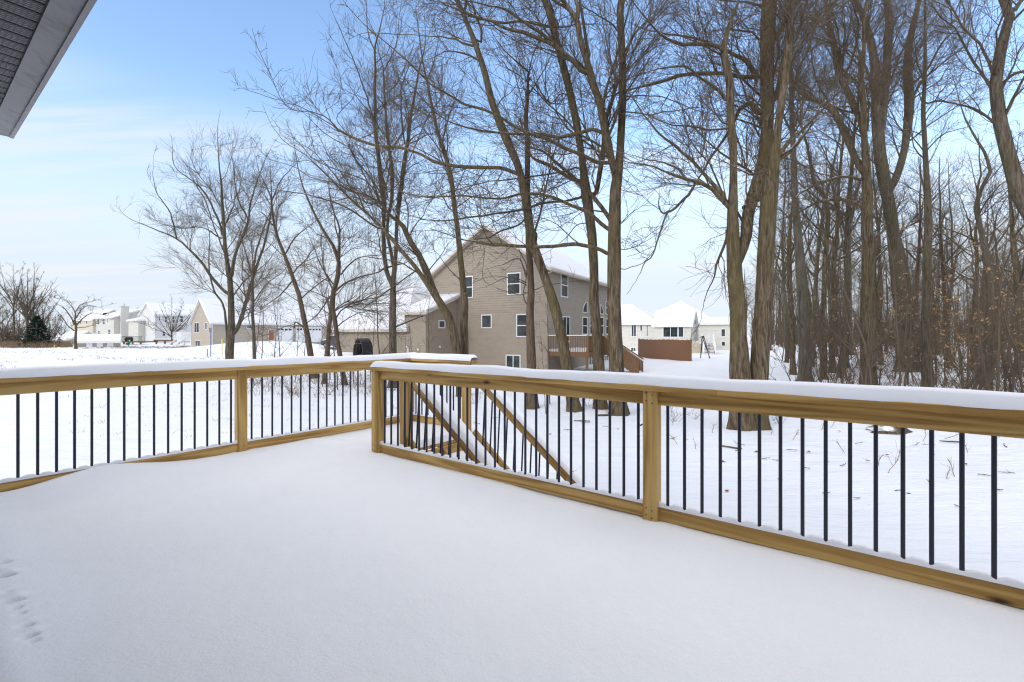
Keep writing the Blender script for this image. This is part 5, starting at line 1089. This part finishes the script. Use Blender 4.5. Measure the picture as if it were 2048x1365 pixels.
T_(21, ['H 1000,1290,60 1005,900,56 1005,500,50 1010,200,44 1005,0,40 D 1195,1000,28 1190,600,22 1190,300,16 1190,0,11', 'D 1195,620,10 1290,600,10 1450,640,7 1600,720,4', 'D 1200,900,9 1300,800,7 1420,760,4', 'H 1010,300,10 1100,230,8 1240,330,5', 'D 1195,500,8 1150,380,6 1130,260,4'], 16, low=0.35, l1=0.6, bark='bark2', label='slim straight trunk standing alone in front of the wood')
T_(25, ['H 1395,1250,62 1425,950,58 1440,650,48 1400,350,38 1370,200,30 1340,0,24 D 1590,1000,16 1540,900,14 1480,780,10 1400,650,6', 'H 1440,700,14 1500,550,12 1560,380,8 1620,200,5', 'H 1400,380,12 1450,250,10 1480,100,7', 'H 1430,900,9 1340,800,7 1250,760,4'], 17, low=0.3, l1=0.6, bark='beech', label='pale smooth beech trunk leaning slightly near the right edge')
T_(15.5, ['P 2090,800,26 2088,600,25 2075,450,24 H 1700,0,90 D 1760,1180,80 1700,950,68 1640,720,64 1612,600,58 1622,450,58 1650,250,52 1690,90,46 1668,0,34', 'D 1695,80,26 1740,40,24 1800,-40,18', 'D 1650,720,20 1700,620,18 1760,500,14 1800,420,9', 'D 1650,500,18 1720,440,16 1800,420,10', 'D 1680,800,16 1600,720,14 1500,650,10 1350,610,6', 'D 1720,960,14 1800,1060,10'], 18, low=0.5, bark='bark2', label='curving grey trunk at the right edge of the picture')
T_(30, ['H 440,960,34 470,700,34 465,400,32 470,200,28 500,60,22 530,-60,14', 'H 465,330,18 430,160,14 380,0,8', 'H 470,240,12 540,120,9 580,0,5'], 19, low=0.4, bark='bark2', l1=0.7, label='slender forked tree between the beech and the arching limbs')
T_(28, ['H 300,1230,34 300,900,34 300,600,32 310,300,30 320,0,26 D 540,1100,20 500,900,14 460,700,9', 'H 305,500,14 360,300,10 420,150,6', 'H 310,350,12 270,200,9 250,0,6'], 20, low=0.4, bark='bark', l1=0.7, label='straight trunk just right of the smooth beech')
# thin saplings along the tree row
def random_tree(seed, H, r, kind='forest', lean=0.05):
    rng = np.random.RandomState(seed); T = Tree(seed); n = 7; p = np.zeros(3); d = norm(np.array([[rng.randn() * lean, rng.randn() * lean, 1]]))[0]; pts = [[0, 0, -0.15, r]]
    for i in range(1, n + 1):
        d = norm((d + rng.randn(3) * 0.045 + np.array([0, 0, 0.06]))[None])[0]; p = p + d * H / n; pts.append([*p, r * (1 - 0.88 * (i / n) ** 1.15)])
    T.limb(pts, False, 0.3 if kind == 'forest' else 0.15); tr = np.array(pts)
    nl = rng.randint(5, 9) if kind == 'forest' else rng.randint(3, 6)
    for j in range(nl):
        f = rng.uniform(0.33, 0.85) if kind == 'forest' else rng.uniform(0.15, 0.8); k = f * n; i = int(k); w = k - i; s_ = tr[i] * (1 - w) + tr[min(i + 1, n)] * w
        az = rng.rand() * 6.28; el = rng.uniform(0.5, 1.3); L = H * rng.uniform(0.22, 0.42) * (1.15 - f * .6); d = np.array([math.cos(az), math.sin(az), el]); d /= np.linalg.norm(d); q = [[*s_[:3], s_[3] * 0.62]]; pp = s_[:3].copy()
        for m_ in range(5):
            d = norm((d + rng.randn(3) * 0.10 + np.array([0, 0, 0.10]))[None])[0]; pp = pp + d * L / 5; q.append([*pp, s_[3] * 0.62 * (1 - (m_ + 1) / 5.6)])
        T.limb(q, False, 0.1)
    return T
def shrub(seed, H, n, r=0.012, spread=0.35):
    rng = np.random.RandomState(seed); T = Tree(seed)
    for i in range(n):
        az = rng.rand() * 6.28; o = rng.rand() * spread * 0.4; d = np.array([math.cos(az) * spread, math.sin(az) * spread, 1]) + rng.randn(3) * 0.12; d /= np.linalg.norm(d); p = np.array([math.cos(az) * o, math.sin(az) * o, -0.05]); q = [[*p, r]]; L = H * rng.uniform(0.6, 1.1)
        for k in range(5): d = norm((d + rng.randn(3) * 0.14 + np.array([0, 0, 0.03]))[None])[0]; p = p + d * L / 5; q.append([*p, r * (1 - (k + 1) / 6)])
        T.limb(q, False, 0.12)
    return T
def shrub_mesh(T, name, label, cat, group, leaves=0, mat='twig', leafmat='dry_leaf', leafn=0.06):
    root = thing(name, label, cat, (0, 0, 0), group); A = np.array(T.L); Vs = []; Qs = []; off = 0
    for Pt, R, sd in [(A[:, :, :3], A[:, :, 3], 5)] + T.lv:
        if len(Pt) == 0: continue
        V, Q = tubes(Pt, R, sd); Vs.append(V); Qs.append(Q + off); off += len(V)
    npmesh('stems', np.concatenate(Vs), np.concatenate(Qs), M[mat], root)
    if leaves:
        rng = T.rng; P3 = T.lv[1][0]; i = rng.randint(0, len(P3), leaves); k = rng.randint(2, P3.shape[1], leaves); p = P3[i, k]; a = norm(rng.randn(leaves, 3) * [1, 1, .5] + np.array([0, 0, -0.35])); b_ = norm(np.cross(a, rng.randn(leaves, 3))); sz = leafn * (0.6 + 0.8 * rng.rand(leaves, 1)); nn = np.cross(a, b_)
        V = np.stack([p, p + a * sz * .5 + b_ * sz * .36 + nn * sz * .12, p + a * sz * 1.1, p + a * sz * .5 - b_ * sz * .36 + nn * sz * .12], 1).reshape(-1, 3); npmesh('leaves', V, np.arange(leaves * 4).reshape(-1, 4), M[leafmat], root, False)
    return root
R_ = np.random.RandomState(42)
def place(root, x, y, rot, sc_, dz=0.0, first=False, label=None):
    o = root if first else copy_tree(root); o.location = (x, y, gzf(x, y) + dz); o.rotation_euler = (0, 0, rot); o.scale = (sc_, sc_, sc_ * R_.uniform(0.93, 1.07))
    if label: o['label'] = label
    return o
# --- the wood on the right
GW = 'bare trees of the wood on the right'; LW = 'tall bare tree among many others in the wood on the right'
tpl = []
for i, (H, r, bk) in enumerate([(19, .20, 'bark'), (22, .26, 'bark2'), (17, .15, 'bark2'), (20, .22, 'bark3'), (18, .17, 'bark'), (23, .30, 'bark'), (15, .11, 'bark2'), (20, .2, 'beech')]):
    T = random_tree(200 + i, H, r, lean=0.04); T.grow(0.6, 0.6, 0.9, rt=0.0075); tpl.append(T.mesh(LW, bark=bk, group=GW, sides=10, loc=(0, 0, 0)))
LAND = [(1490, 'big double trunk'), (1605, 'smooth beech'), (1736, 'forked trunk with arching limbs'), (1853, 'slim lone trunk'), (1973, 'pale leaning beech'), (2060, 'curving grey trunk')]; wl = []
used = [False] * len(tpl); taken = [(t.location.x, t.location.y) for t in TR]; cnt = 0; tries = 0
def wood_ok(x, y):
    px_ = 1024 + x / y * F; 
    if px_ > 2500: return False
    edge = 1545 if y < 60 else 1500 + (y < 90) * 20
    if y > 95: edge = 1475
    if px_ < edge + (8 if y > 40 else 40): return False
    return True
while cnt < 160 and tries < 20000:
    tries += 1
    y = 27 + 110 * R_.rand() ** 1.25; x = y * (0.48 + 1.05 * R_.rand())
    if not wood_ok(x, y): continue
    md = 1.7 + y * 0.012
    if any((x - a) ** 2 + (y - b) ** 2 < md * md for a, b in taken): continue
    taken.append((x, y)); k = R_.randint(len(tpl)); wl.append((y, 1024 + x / y * F, place(tpl[k], x, y, R_.rand() * 6.28, R_.uniform(0.75, 1.1), first=not used[k]))); used[k] = True; cnt += 1
ORD = ['leftmost', 'second', 'third', 'fourth', 'fifth', 'sixth', 'seventh', 'eighth', 'ninth', 'tenth', 'eleventh', 'twelfth', 'thirteenth', 'fourteenth']; bins = {}
for y, px_, o in wl:
    if px_ > 2070 or y > 75: continue
    i = sum(px_ > a for a, _ in LAND); i = min(max(i, 1), len(LAND) - 1); bins.setdefault((i, 0 if y < 42 else 1 if y < 58 else 2), []).append((px_, o))
for (i, dpt), l in bins.items():
    l.sort(key=lambda q: q[0]); a, b = LAND[i - 1][1], LAND[i][1]
    for k, (px_, o) in enumerate(l):
        if k < len(ORD): o['label'] = f"{ORD[k]} {['near', 'middle distance', 'farther'][dpt]} tree between the {a} and the {b}" if k else f"leftmost {['near', 'middle distance', 'farther'][dpt]} tree between the {a} and the {b}"
# --- thin understorey poles and brush in the wood
GU = 'thin saplings and brush under the trees of the wood'; LU = 'thin leafless sapling in the brushy undergrowth of the wood'
st = []
for i in range(5):
    T = random_tree(300 + i, R_.uniform(4.5, 8), R_.uniform(.025, .045), 'sap', 0.12); T.grow(1.1, 0.8, 0.5, rt=0.0055, up=0.15); T.mesh_ = None
    A = T; st.append(shrub_mesh(A, 'sapling', LU, 'sapling', GU))
for i in range(4):
    T = shrub(320 + i, R_.uniform(2.0, 3.8), 10, 0.013, 0.55); T.grow(1.5, 0.9, 0.35, rt=0.0055, up=0.1); st.append(shrub_mesh(T, 'shrub', 'leafless multi stemmed shrub in the undergrowth of the wood', 'shrub', 'leafless shrubs under the trees of the wood', mat='twig'))
used = [False] * len(st); n_ = 0; tries = 0
while n_ < 250 and tries < 30000:
    tries += 1; y = 17.5 + 78 * R_.rand() ** 1.6; x = y * (0.52 + 0.75 * R_.rand())
    px_ = 1024 + x / y * F
    if px_ > 2250 or px_ < (1590 if y < 40 else 1555) or (y < 20.5 and px_ < 1700): continue
    k = R_.randint(len(st)); place(st[k], x, y, R_.rand() * 6.28, R_.uniform(0.7, 1.25), first=not used[k]); used[k] = True; n_ += 1
# young beeches that keep their tan leaves
GB = 'young beeches holding tan leaves'; bt = []
for i in range(3):
    T = random_tree(340 + i, R_.uniform(4.5, 6.5), .04, 'sap', 0.1)
    T.grow(1.3, 0.7, 0.62, rt=0.005, up=-0.05, ang=(55, 85)); bt.append(shrub_mesh(T, 'young_beech', 'young beech in the wood still holding tan leaves', 'tree', GB, leaves=230, leafn=0.085))
spots = [(2030, 19.5), (1985, 22), (1925, 23), (1870, 27), (1815, 24), (1790, 28), (1950, 29), (2010, 26), (2060, 23), (1900, 33), (1840, 36), (1985, 36), (1740, 30), (1640, 31), (1890, 24), (1960, 31)]
for i, (px_, Yy) in enumerate(spots): x, y = W(px_, Yy); place(bt[i % 3], x, y, R_.rand() * 6.28, R_.uniform(0.85, 1.35), first=i < 3)
# far mass of stems at the back of the wood, nobody could count them
Vs = []; Qs = []; off = 0; n_ = 1700; yy = 85 + 90 * R_.rand(n_); xx = yy * (0.50 + 0.8 * R_.rand(n_)); hh = 5 + 12 * R_.rand(n_) ** 2; K = 4; Pt = np.zeros((n_, K, 3)); ln = R_.randn(n_, 2) * 0.05
for k in range(K): Pt[:, k, 0] = xx + ln[:, 0] * hh * k / 3 + R_.randn(n_) * .15; Pt[:, k, 1] = yy + ln[:, 1] * hh * k / 3; Pt[:, k, 2] = gz(xx, yy) - 0.1 + hh * k / 3
Rr = R_.uniform(.03, .16, n_)[:, None] * np.linspace(1, .25, K)[None]
V, Q = tubes(Pt, Rr, 4); Vs.append(V); Qs.append(Q); off += len(V)
C1, CR1 = children(Pt, Rr, np.full(n_, 9), 0.12, 1.0, (30, 70), lambda pr, pl, t, u: 0.8 + 2.6 * u, lambda pr, L: 0.012 * L, 4, 0.3, 0.15, R_, 0.014); V, Q = tubes(C1, CR1, 3); Vs.append(V); Qs.append(Q + off)
tag(npmesh('distant_woods', np.concatenate(Vs), np.concatenate(Qs), M['twig']), 'far depth of the wood reading as one brown mass of stems', None, None, 'stuff')
# --- saplings and brush along the tree row left of centre
GS = 'thin leafless saplings along the left tree row'; row = [(505, 27), (545, 25.5), (560, 29), (590, 26), (645, 24), (660, 27), (676, 22.5), (740, 26), (757, 24), (706, 25), (525, 30), (610, 30), (830, 26), (860, 24), (1100, 17.6), (1092, 15.6)]
s3 = []
for i in range(3):
    T = random_tree(360 + i, 5.5 + i, .026 + .005 * i, 'sap', 0.12); T.grow(1.0, 0.9, 0.55, rt=0.0048, up=0.2); s3.append(shrub_mesh(T, 'sapling', 'thin leafless sapling growing along the tree row behind the left railing', 'sapling', GS))
for i, (px_, Yy) in enumerate(row): x, y = W(px_, Yy); place(s3[i % 3], x, y, R_.rand() * 6.28, R_.uniform(0.6, 1.15) * (0.75 if px_ > 800 else 1), first=i < 3)
br = []
for i in range(3):
    T = shrub(370 + i, 1.5, 10, 0.008, 0.6); T.grow(1.4, 0.9, 0.25, rt=0.004, up=0.05); br.append(shrub_mesh(T, 'shrub', 'low leafless shrub at the foot of the left tree row', 'shrub', 'low shrubs at the foot of the left tree row', mat='twig'))
bs = [(500, 23), (515, 25), (535, 22), (560, 24), (585, 22), (628, 25), (655, 21), (690, 23.5), (545, 27), (605, 26), (720, 24), (785, 22.5), (480, 30), (640, 28), (950, 18), (1175, 17), (1215, 15.2), (1350, 14.5), (1390, 15), (1560, 14), (1600, 15), (1680, 15.5), (1760, 16)]
for i, (px_, Yy) in enumerate(bs): x, y = W(px_, Yy); place(br[i % 3], x, y, R_.rand() * 6.28, R_.uniform(0.5, 1.1) * (0.6 if px_ > 900 else 1), first=i < 3)
# --- trees far left
T = Tree(400); base = W(152, 66); bx, by = base; T.limb([[*(base), gzf(*base) - .1, .17], *[[*P(x, y, 66), r] for x, y, r in [(151, 680, .15), (152, 655, .13), (149, 640, .10)]]], False, .6)
for pts in ['X 765,770,12 720,680,9 650,590,6 590,560,3', 'X 765,750,12 770,650,9 720,560,7 660,520,4', 'X 770,790,12 850,700,9 940,650,6 1020,660,3', 'X 765,720,10 830,620,7 900,570,5 1010,590,3', 'X 760,830,9 690,770,7 640,690,4', 'X 770,640,7 830,560,5 940,530,3', 'X 775,800,9 880,790,6 980,760,4', 'X 740,560,6 690,520,4 600,500,2']:
    a = path(pts); s0_ = [*P(a[0][0], a[0][1], 66)]; dr_ = R_.uniform(-.6, .6); q = [[*P(x, y, 66 + dr_ * i), max(w / 2 / F * 66 * 1.2, .02)] for i, (x, y, w) in enumerate(a)]; T.limb(q, True, .05)
T.grow(0.9, 0.35, 0.5, rt=0.012); T.mesh('spreading bare tree with a wide flat crown behind the long shed', bark='bark2')
def round_tree(seed, px_, Yy, H, r, label, forks, dens=0.7, tw=0.3, rt=0.012, l1=0.7, el=(0.7, 2.0), bark='bark2', crown=0.55, group=None):
    x, y = W(px_, Yy); z = gzf(x, y); rng = np.random.RandomState(seed); T = Tree(seed); t = H * (1 - crown); T.limb([[x, y, z - .1, r], [x + .1, y, z + t * .5, r * .9], [x, y, z + t, r * .75], [x + .1, y, z + t + H * .2, r * .4], [x, y, z + H * .95, r * .08]], False, .3)
    for i in range(forks):
        az = i * 2.4 + rng.rand(); e_ = rng.uniform(*el); d = np.array([math.cos(az), math.sin(az), e_]); d /= np.linalg.norm(d); p = np.array([x, y, z + t * rng.uniform(.75, 1.25)]); L = H * crown * rng.uniform(.75, 1.05); q = [[*p, r * .45]]
        for k in range(5): d = norm((d + rng.randn(3) * .09 + np.array([0, 0, .06]))[None])[0]; p = p + d * L / 5; q.append([*p, r * .45 * (1 - (k + 1) / 5.5)])
        T.limb(q, False, .12)
    T.grow(dens, tw, l1, rt=rt); return T.mesh(label, bark=bark, group=group)
round_tree(410, 343, 84, 9.0, .14, 'round crowned bare tree in front of the white two storey house', 15, el=(0.5, 1.8), crown=.82)
round_tree(411, 27, 76, 13.8, .13, 'tall slender bare tree at the far left edge', 9, el=(1.6, 3.2), crown=.6)
round_tree(412, 54, 74, 12.6, .18, 'tall dark bare tree right of the far left one', 11, el=(1.2, 2.8), crown=.65)
round_tree(413, 66, 78, 12.2, .16, 'tall twin stemmed bare tree above the big spruce', 10, el=(1.4, 3), crown=.65)
round_tree(414, 84, 80, 9.5, .12, 'bare tree with a broad twiggy crown behind the spruce', 12, el=(.8, 2), crown=.7)
for i, (a, b, H) in enumerate([(4, 88, 9), (14, 95, 8), (38, 98, 9.5), (75, 100, 8), (98, 96, 7.5), (110, 104, 6.5), (-20, 84, 11), (-50, 80, 12), (122, 110, 6)]): round_tree(420 + i, a, b, H, .11, 'bare tree in the brown thicket at the far left', 9, el=(1, 2.4), crown=.8, rt=.016, group='bare trees of the far left thicket')
for i, (a, b) in enumerate([(2, 76), (12, 78), (24, 76), (36, 79), (0, 82), (48, 82), (60, 84), (72, 84), (84, 86), (95, 88), (-14, 76), (18, 84), (30, 86), (105, 90)]):
    x, y = W(a, b); T = shrub(440 + i, 3.4, 26, .02, .5) if i < 3 else None
    if i < 3: T.grow(1.4, .5, .4, rt=.012); lw = shrub_mesh(T, 'shrub', 'brown leafless thicket shrub at the far left', 'shrub', 'brown thicket shrubs at the far left', mat='twig'); tk = (tk if i else []) + [lw]; place(lw, x, y, 0, 1.1, first=True)
    else: place(tk[i % 3], x, y, R_.rand() * 6, R_.uniform(.8, 1.3))
def spruce(px_, Yy, H, wid, label, seed, dens=1.0):
    x, y = W(px_, Yy); z = gzf(x, y); rng = np.random.RandomState(seed); root = thing('spruce', label, 'tree', (x, y, z)); mb = MB(); mb.tube([(x, y, z - .1), (x, y, z + H)], [H * .02, .01], 6); mb.build('trunk', M['bark3'], root)
    n = int(260 * dens); t = rng.rand(n) ** 1.2; h = 0.04 * H + t * H * .95; L = wid / 2 * (1 - t) ** .85 * rng.uniform(.7, 1.12, n) + .08; az = rng.rand(n) * 6.28; K = 5; Pt = np.zeros((n, K, 3)); u = np.linspace(0, 1, K)
    for k in range(K): Pt[:, k, 0] = np.cos(az) * L * u[k]; Pt[:, k, 1] = np.sin(az) * L * u[k]; Pt[:, k, 2] = h - L * .25 * u[k] + L * .12 * u[k] ** 2
    V = []; Q = []; m_ = 34; i = np.repeat(np.arange(n), m_); f = rng.rand(len(i)) ** .6; k = np.minimum((f * (K - 1)).astype(int), K - 2); w = (f * (K - 1) - k)[:, None]; p = Pt[i, k] * (1 - w) + Pt[i, k + 1] * w; d = norm(np.stack([np.cos(az[i]), np.sin(az[i]), np.full(len(i), -.15)], 1) + rng.randn(len(i), 3) * .45); s_ = norm(np.cross(d, rng.randn(len(i), 3))); ln = (H * .035) * rng.uniform(.7, 1.4, (len(i), 1)); wd_ = ln * .22
    V = np.stack([p - s_ * wd_, p + d * ln * .6 - s_ * wd_ * .8, p + d * ln, p + s_ * wd_], 1).reshape(-1, 3); npmesh('foliage', V, np.arange(len(V)).reshape(-1, 4), M['needles'], root, False)
    q = rng.choice(len(p), int(len(p) * .05), False); pp = p[q] + [0, 0, .03]; a_ = rng.randn(len(q), 3) * [1, 1, .15]; a_ = norm(a_); b_ = norm(np.cross(a_, [0, 0, 1.])); l_ = H * .028 * rng.uniform(.6, 1.5, (len(q), 1)); V = np.stack([pp - a_ * l_, pp - b_ * l_ * .5, pp + a_ * l_, pp + b_ * l_ * .5], 1).reshape(-1, 3); npmesh('snow', V, np.arange(len(V)).reshape(-1, 4), M['roof_snow'], root, False)
spruce(74, 72, 4.8, 4.6, 'big dark spruce with snow on its boughs at the far left', 1, 1.6)
spruce(119, 72, 1.5, 1.6, 'small dark spruce left of the long shed', 2, .7)
spruce(210, 122, 7.5, 4.0, 'dark conifer top showing above the roof of the cream house', 3, .8)
# ------------------------------------------------------------------ small things lying on or poking out of the snow
E_ = np.random.RandomState(9)
def gpt(x, y):                                 # photo pixel on the ground
    Y = (CZ + 1.37) * F / (y - HY)
    for _ in range(6): X = (x - 1024) / F * Y; Y = (CZ - gzf(X, Y)) * F / (y - HY)
    X = (x - 1024) / F * Y; return X, Y, gzf(X, Y)
def twig(px_, py_, L, ang, seed, n=3, tall=0.0, rad=0.006, name='twig', label='', group=None, mat='twig'):
    r = np.random.RandomState(seed); X, Y, z = gpt(px_, py_); T = Tree(seed); d = np.array([math.cos(ang), math.sin(ang) * .6, tall + .02]); d /= np.linalg.norm(d); p = np.array([X, Y, z + (0.03 if tall < .5 else -.04)]); q = [[*p, rad]]
    for k in range(4):
        d = d + r.randn(3) * [.18, .18, .07]; d /= np.linalg.norm(d); p = p + d * L / 4; q.append([*p, rad * (1 - k / 5)])
    T.limb(q, False, .1); A = np.array(T.L); C1, R1 = children(A[:, :, :3], A[:, :, 3], np.array([n]), .15, .95, (25, 60), lambda pr, pl, t, u: pl * (.15 + .35 * u), lambda pr, L: .6 * pr, 5, .05 + tall * .3, .12, r, .0022)
    Vs = []; Qs = []; off = 0
    for Pt, R, sd in ((A[:, :, :3], A[:, :, 3], 6), (C1, R1, 4)):
        if len(Pt): V, Q = tubes(Pt, R, sd); Vs.append(V); Qs.append(Q + off); off += len(V)
    o = npmesh(name, np.concatenate(Vs) - np.array([X, Y, z]), np.concatenate(Qs), M[mat], None, True, (X, Y, z)); return tag(o, label, name.replace('_', ' '), group)
def stick(px_, py_, L, w, ang, seed, label, mat='bark3'):
    X, Y, z = gpt(px_, py_); r = np.random.RandomState(seed); mb = MB(); pts = []; rad = []; p = Vector((X - math.cos(ang) * L / 2, Y - math.sin(ang) * L / 2, z + w * .5))
    for k in range(7): pts.append(tuple(p)); rad.append(w / 2 * (1 - .45 * abs(k / 6 - .45)) * r.uniform(.85, 1.1)); p = p + Vector((math.cos(ang), math.sin(ang), r.uniform(-.03, .05))) * L / 6 + Vector(r.randn(3) * L * .012)
    mb.tube(pts, rad, 8); return tag(mb.build('fallen_branch', M[mat], None, True), label, 'branch')
# plants standing in the snow beyond the right railing
for i, (a, b, L) in enumerate([(1774, 948, .55), (1760, 932, .38), (1912, 955, .42), (1892, 962, .28), (1868, 985, .3), (1392, 900, .3), (1358, 890, .35), (1690, 905, .3), (1845, 880, .35), (1800, 870, .3), (1935, 905, .3), (1640, 860, .4), (1660, 855, .5), (1585, 880, .35), (1425, 865, .3), (1345, 850, .4), (1540, 870, .25)]):
    twig(a, b, L, E_.rand() * 6, 500 + i, 9, 1.6, .0035, 'dry_weed', 'dry weed stalk standing in the snow beyond the right railing', 'dry weeds standing in the snow beyond the right railing', 'weed')
for i, (a, b, L) in enumerate([(1470, 905, .25), (1490, 893, .3), (1573, 902, .22), (1565, 925, .2), (1710, 890, .28), (1740, 925, .22), (1955, 952, .2), (1838, 888, .4), (1890, 880, .45), (1870, 893, .4), (1680, 935, .18), (1620, 940, .15), (1520, 922, .2), (1180, 848, .3), (1205, 855, .25), (1140, 862, .2), (1340, 880, .22), (2030, 950, .25), (1990, 985, .2), (1720, 1000, .12), (1645, 990, .12), (1930, 1020, .15), (1790, 985, .14), (960, 850, .2), (985, 838, .2)]):
    twig(a, b, L, E_.uniform(-.5, .5) + 3.14 * (i % 2), 530 + i, 3, 0.06, .007, 'twig', 'small dark twig lying on the snow beyond the right railing', 'twigs lying on the snow beyond the right railing', 'twig')
for i, (a, b) in enumerate([(1453, 984), (1371, 880), (1447, 925), (1512, 905), (1560, 960), (1678, 864), (1700, 882), (1995, 875), (1817, 990), (1775, 912), (1865, 912), (1616, 905), (1236, 860), (1100, 870), (1930, 930), (1655, 925)]):
    X, Y, z = gpt(a, b); s_ = E_.uniform(.025, .05); mb = MB(); k = 8; r0 = E_.rand() * 6; c = [(X + math.cos(r0 + t * 6.283 / k) * s_ * (1 + .35 * (t % 2)), Y + math.sin(r0 + t * 6.283 / k) * s_ * .7 * (1 + .35 * (t % 2)), z + .02 + .012 * math.sin(t * 1.7)) for t in range(k)]
    for t in range(k): mb.face([(X, Y, z + .035), c[t], c[(t + 1) % k]])
    tag(mb.build('leaf', M['red_leaf']), 'curled brown leaf lying on the snow beyond the right railing', 'leaf', 'brown leaves lying on the snow beyond the right railing')
stick(1463, 897, .45, .05, -.75, 1, 'short reddish stick on the snow left of the double trunk'); stick(1165, 843, .5, .05, -.1, 2, 'pale broken stick on the snow below the leaning trunk'); stick(1222, 832, .9, .07, .2, 3, 'stick lying across the foot of the thick knotted trunk')
stick(1290, 848, .9, .045, 1.0, 4, 'forked dark branch on the snow left of the railing post'); stick(1690, 775, 3.2, .16, .15, 5, 'fallen log in front of the forked trunk at the edge of the wood', 'bark2'); stick(1980, 738, 6.0, .28, -.12, 6, 'long fallen log behind the pale leaning beech', 'bark2'); stick(1925, 742, 2.6, .16, .4, 7, 'thin fallen log left of the pale leaning beech', 'bark2'); stick(2020, 765, 3.5, .1, .5, 8, 'fallen branch lying at the right edge of the wood', 'bark2')
stick(1905, 885, .5, .035, -.3, 9, 'dark curved stick between the right railing balusters'); stick(2010, 892, .4, .03, .9, 10, 'forked twig near the right edge beneath the railing cap')
# flat brown stone
X, Y, z = gpt(1775, 862); mb = MB(); nu, nv = 16, 8; ring = []
for i in range(nv + 1):
    ph = math.pi / 2 * i / nv; ring.append([(X + math.cos(t * 2 * math.pi / nu) * .52 * math.cos(ph) * (1 + .16 * math.sin(t * 2.1 + 1)) + .03 * math.sin(i * 2), Y + math.sin(t * 2 * math.pi / nu) * .34 * math.cos(ph), z - .03 + .17 * math.sin(ph) * (1 + .2 * math.sin(t * 1.3))) for t in range(nu)])
for i in range(nv):
    for t in range(nu): u = (t + 1) % nu; mb.face([ring[i][t], ring[i][u], ring[i + 1][u], ring[i + 1][t]])
tag(mb.build('rock', M['bark3'], None, True), 'flat brown rock partly covered by snow under the right railing cap', 'rock')
# snow covered rubble heap by the garage wing
for i in range(14):
    a = E_.uniform(700, 762); Yy = E_.uniform(29.8, 31.3); X = (a - 1024) / F * Yy; z = gzf(X, Yy); s_ = E_.uniform(.2, .42); mb = MB(); ring = []; ph0 = E_.rand() * 6
    for q in range(6):
        ph = math.pi / 2 * q / 5; ring.append([(X + math.cos(t * .785) * s_ * math.cos(ph) * (1 + .18 * math.sin(t * 2.3 + ph0)), Yy + math.sin(t * .785) * s_ * math.cos(ph), z - .05 + s_ * 1.15 * math.sin(ph)) for t in range(8)])
    for q in range(5):
        for t in range(8): u = (t + 1) % 8; mb.face([ring[q][t], ring[q][u], ring[q + 1][u], ring[q + 1][t]])
    tag(mb.build('rock', M['roof_snow'], None, i % 3 > 0), 'snow covered rock in the heap before the black arched cover', 'rock', 'snow covered rocks in front of the garage wing')
# dry grass showing through the snow: nobody could count it
def tufts(n, area, hmin, hmax, label, blades=7, wd=.006, seed=1):
    r = np.random.RandomState(seed); x, y = area(r, n); z = gz(x, y); m_ = n * blades; i = np.repeat(np.arange(n), blades); az = r.rand(m_) * 6.28; h = r.uniform(hmin, hmax, m_); le = r.uniform(.1, .9, m_) * h; K = 3; Pt = np.zeros((m_, K, 3)); jx = r.randn(m_) * .09; jy = r.randn(m_) * .09
    for k in range(K): u = k / (K - 1); Pt[:, k, 0] = x[i] + jx + np.cos(az) * le * u ** 1.5; Pt[:, k, 1] = y[i] + jy + np.sin(az) * le * u ** 1.5; Pt[:, k, 2] = z[i] - .03 + h * u
    V, Q = tubes(Pt, np.full((m_, K), wd) * np.array([1, .8, .3]), 3); tag(npmesh('dry_grass', V, Q, M['weed']), label, None, None, 'stuff')
def fieldarea(r, n):
    y = 34 + 42 * r.rand(n) ** 1.2; x = y * (-1.2 + .75 * r.rand(n)); k = vnoise(x, y, 5, 21) + .15 * r.randn(n) > .12; return np.where(k, x, x * 0 - 60 + 25 * r.rand(n)), np.where(k, y, 66 + 8 * r.rand(n))
tufts(1300, fieldarea, .05, .24, 'sparse dry grass poking through the snow of the left field', 6, .010, 1)
def nearleft(r, n): y = 12 + 24 * r.rand(n); x = y * (-.95 + .75 * r.rand(n)); return x, y
tufts(420, nearleft, .03, .14, 'short grass tips showing through the snow behind the left railing', 5, .004, 2)
def woodarea(r, n): y = 20 + 40 * r.rand(n) ** 1.3; x = y * (.6 + .65 * r.rand(n)); return x, y
tufts(1700, woodarea, .1, .5, 'dead stalks and brush tips poking through the snow of the wood floor', 5, .008, 3)
def rowarea(r, n): y = 20 + 9 * r.rand(n); x = y * (-.58 + .30 * r.rand(n)); return x, y
tufts(170, rowarea, .08, .38, 'dead stalks along the foot of the left tree row', 6, .006, 4)
def far_thicket(r, n): y = 68 + 14 * r.rand(n); x = y * (-1.12 + .20 * r.rand(n)); return x, y
tufts(500, far_thicket, .2, 1.1, 'tall brown grass at the foot of the far left thicket', 6, .02, 5)
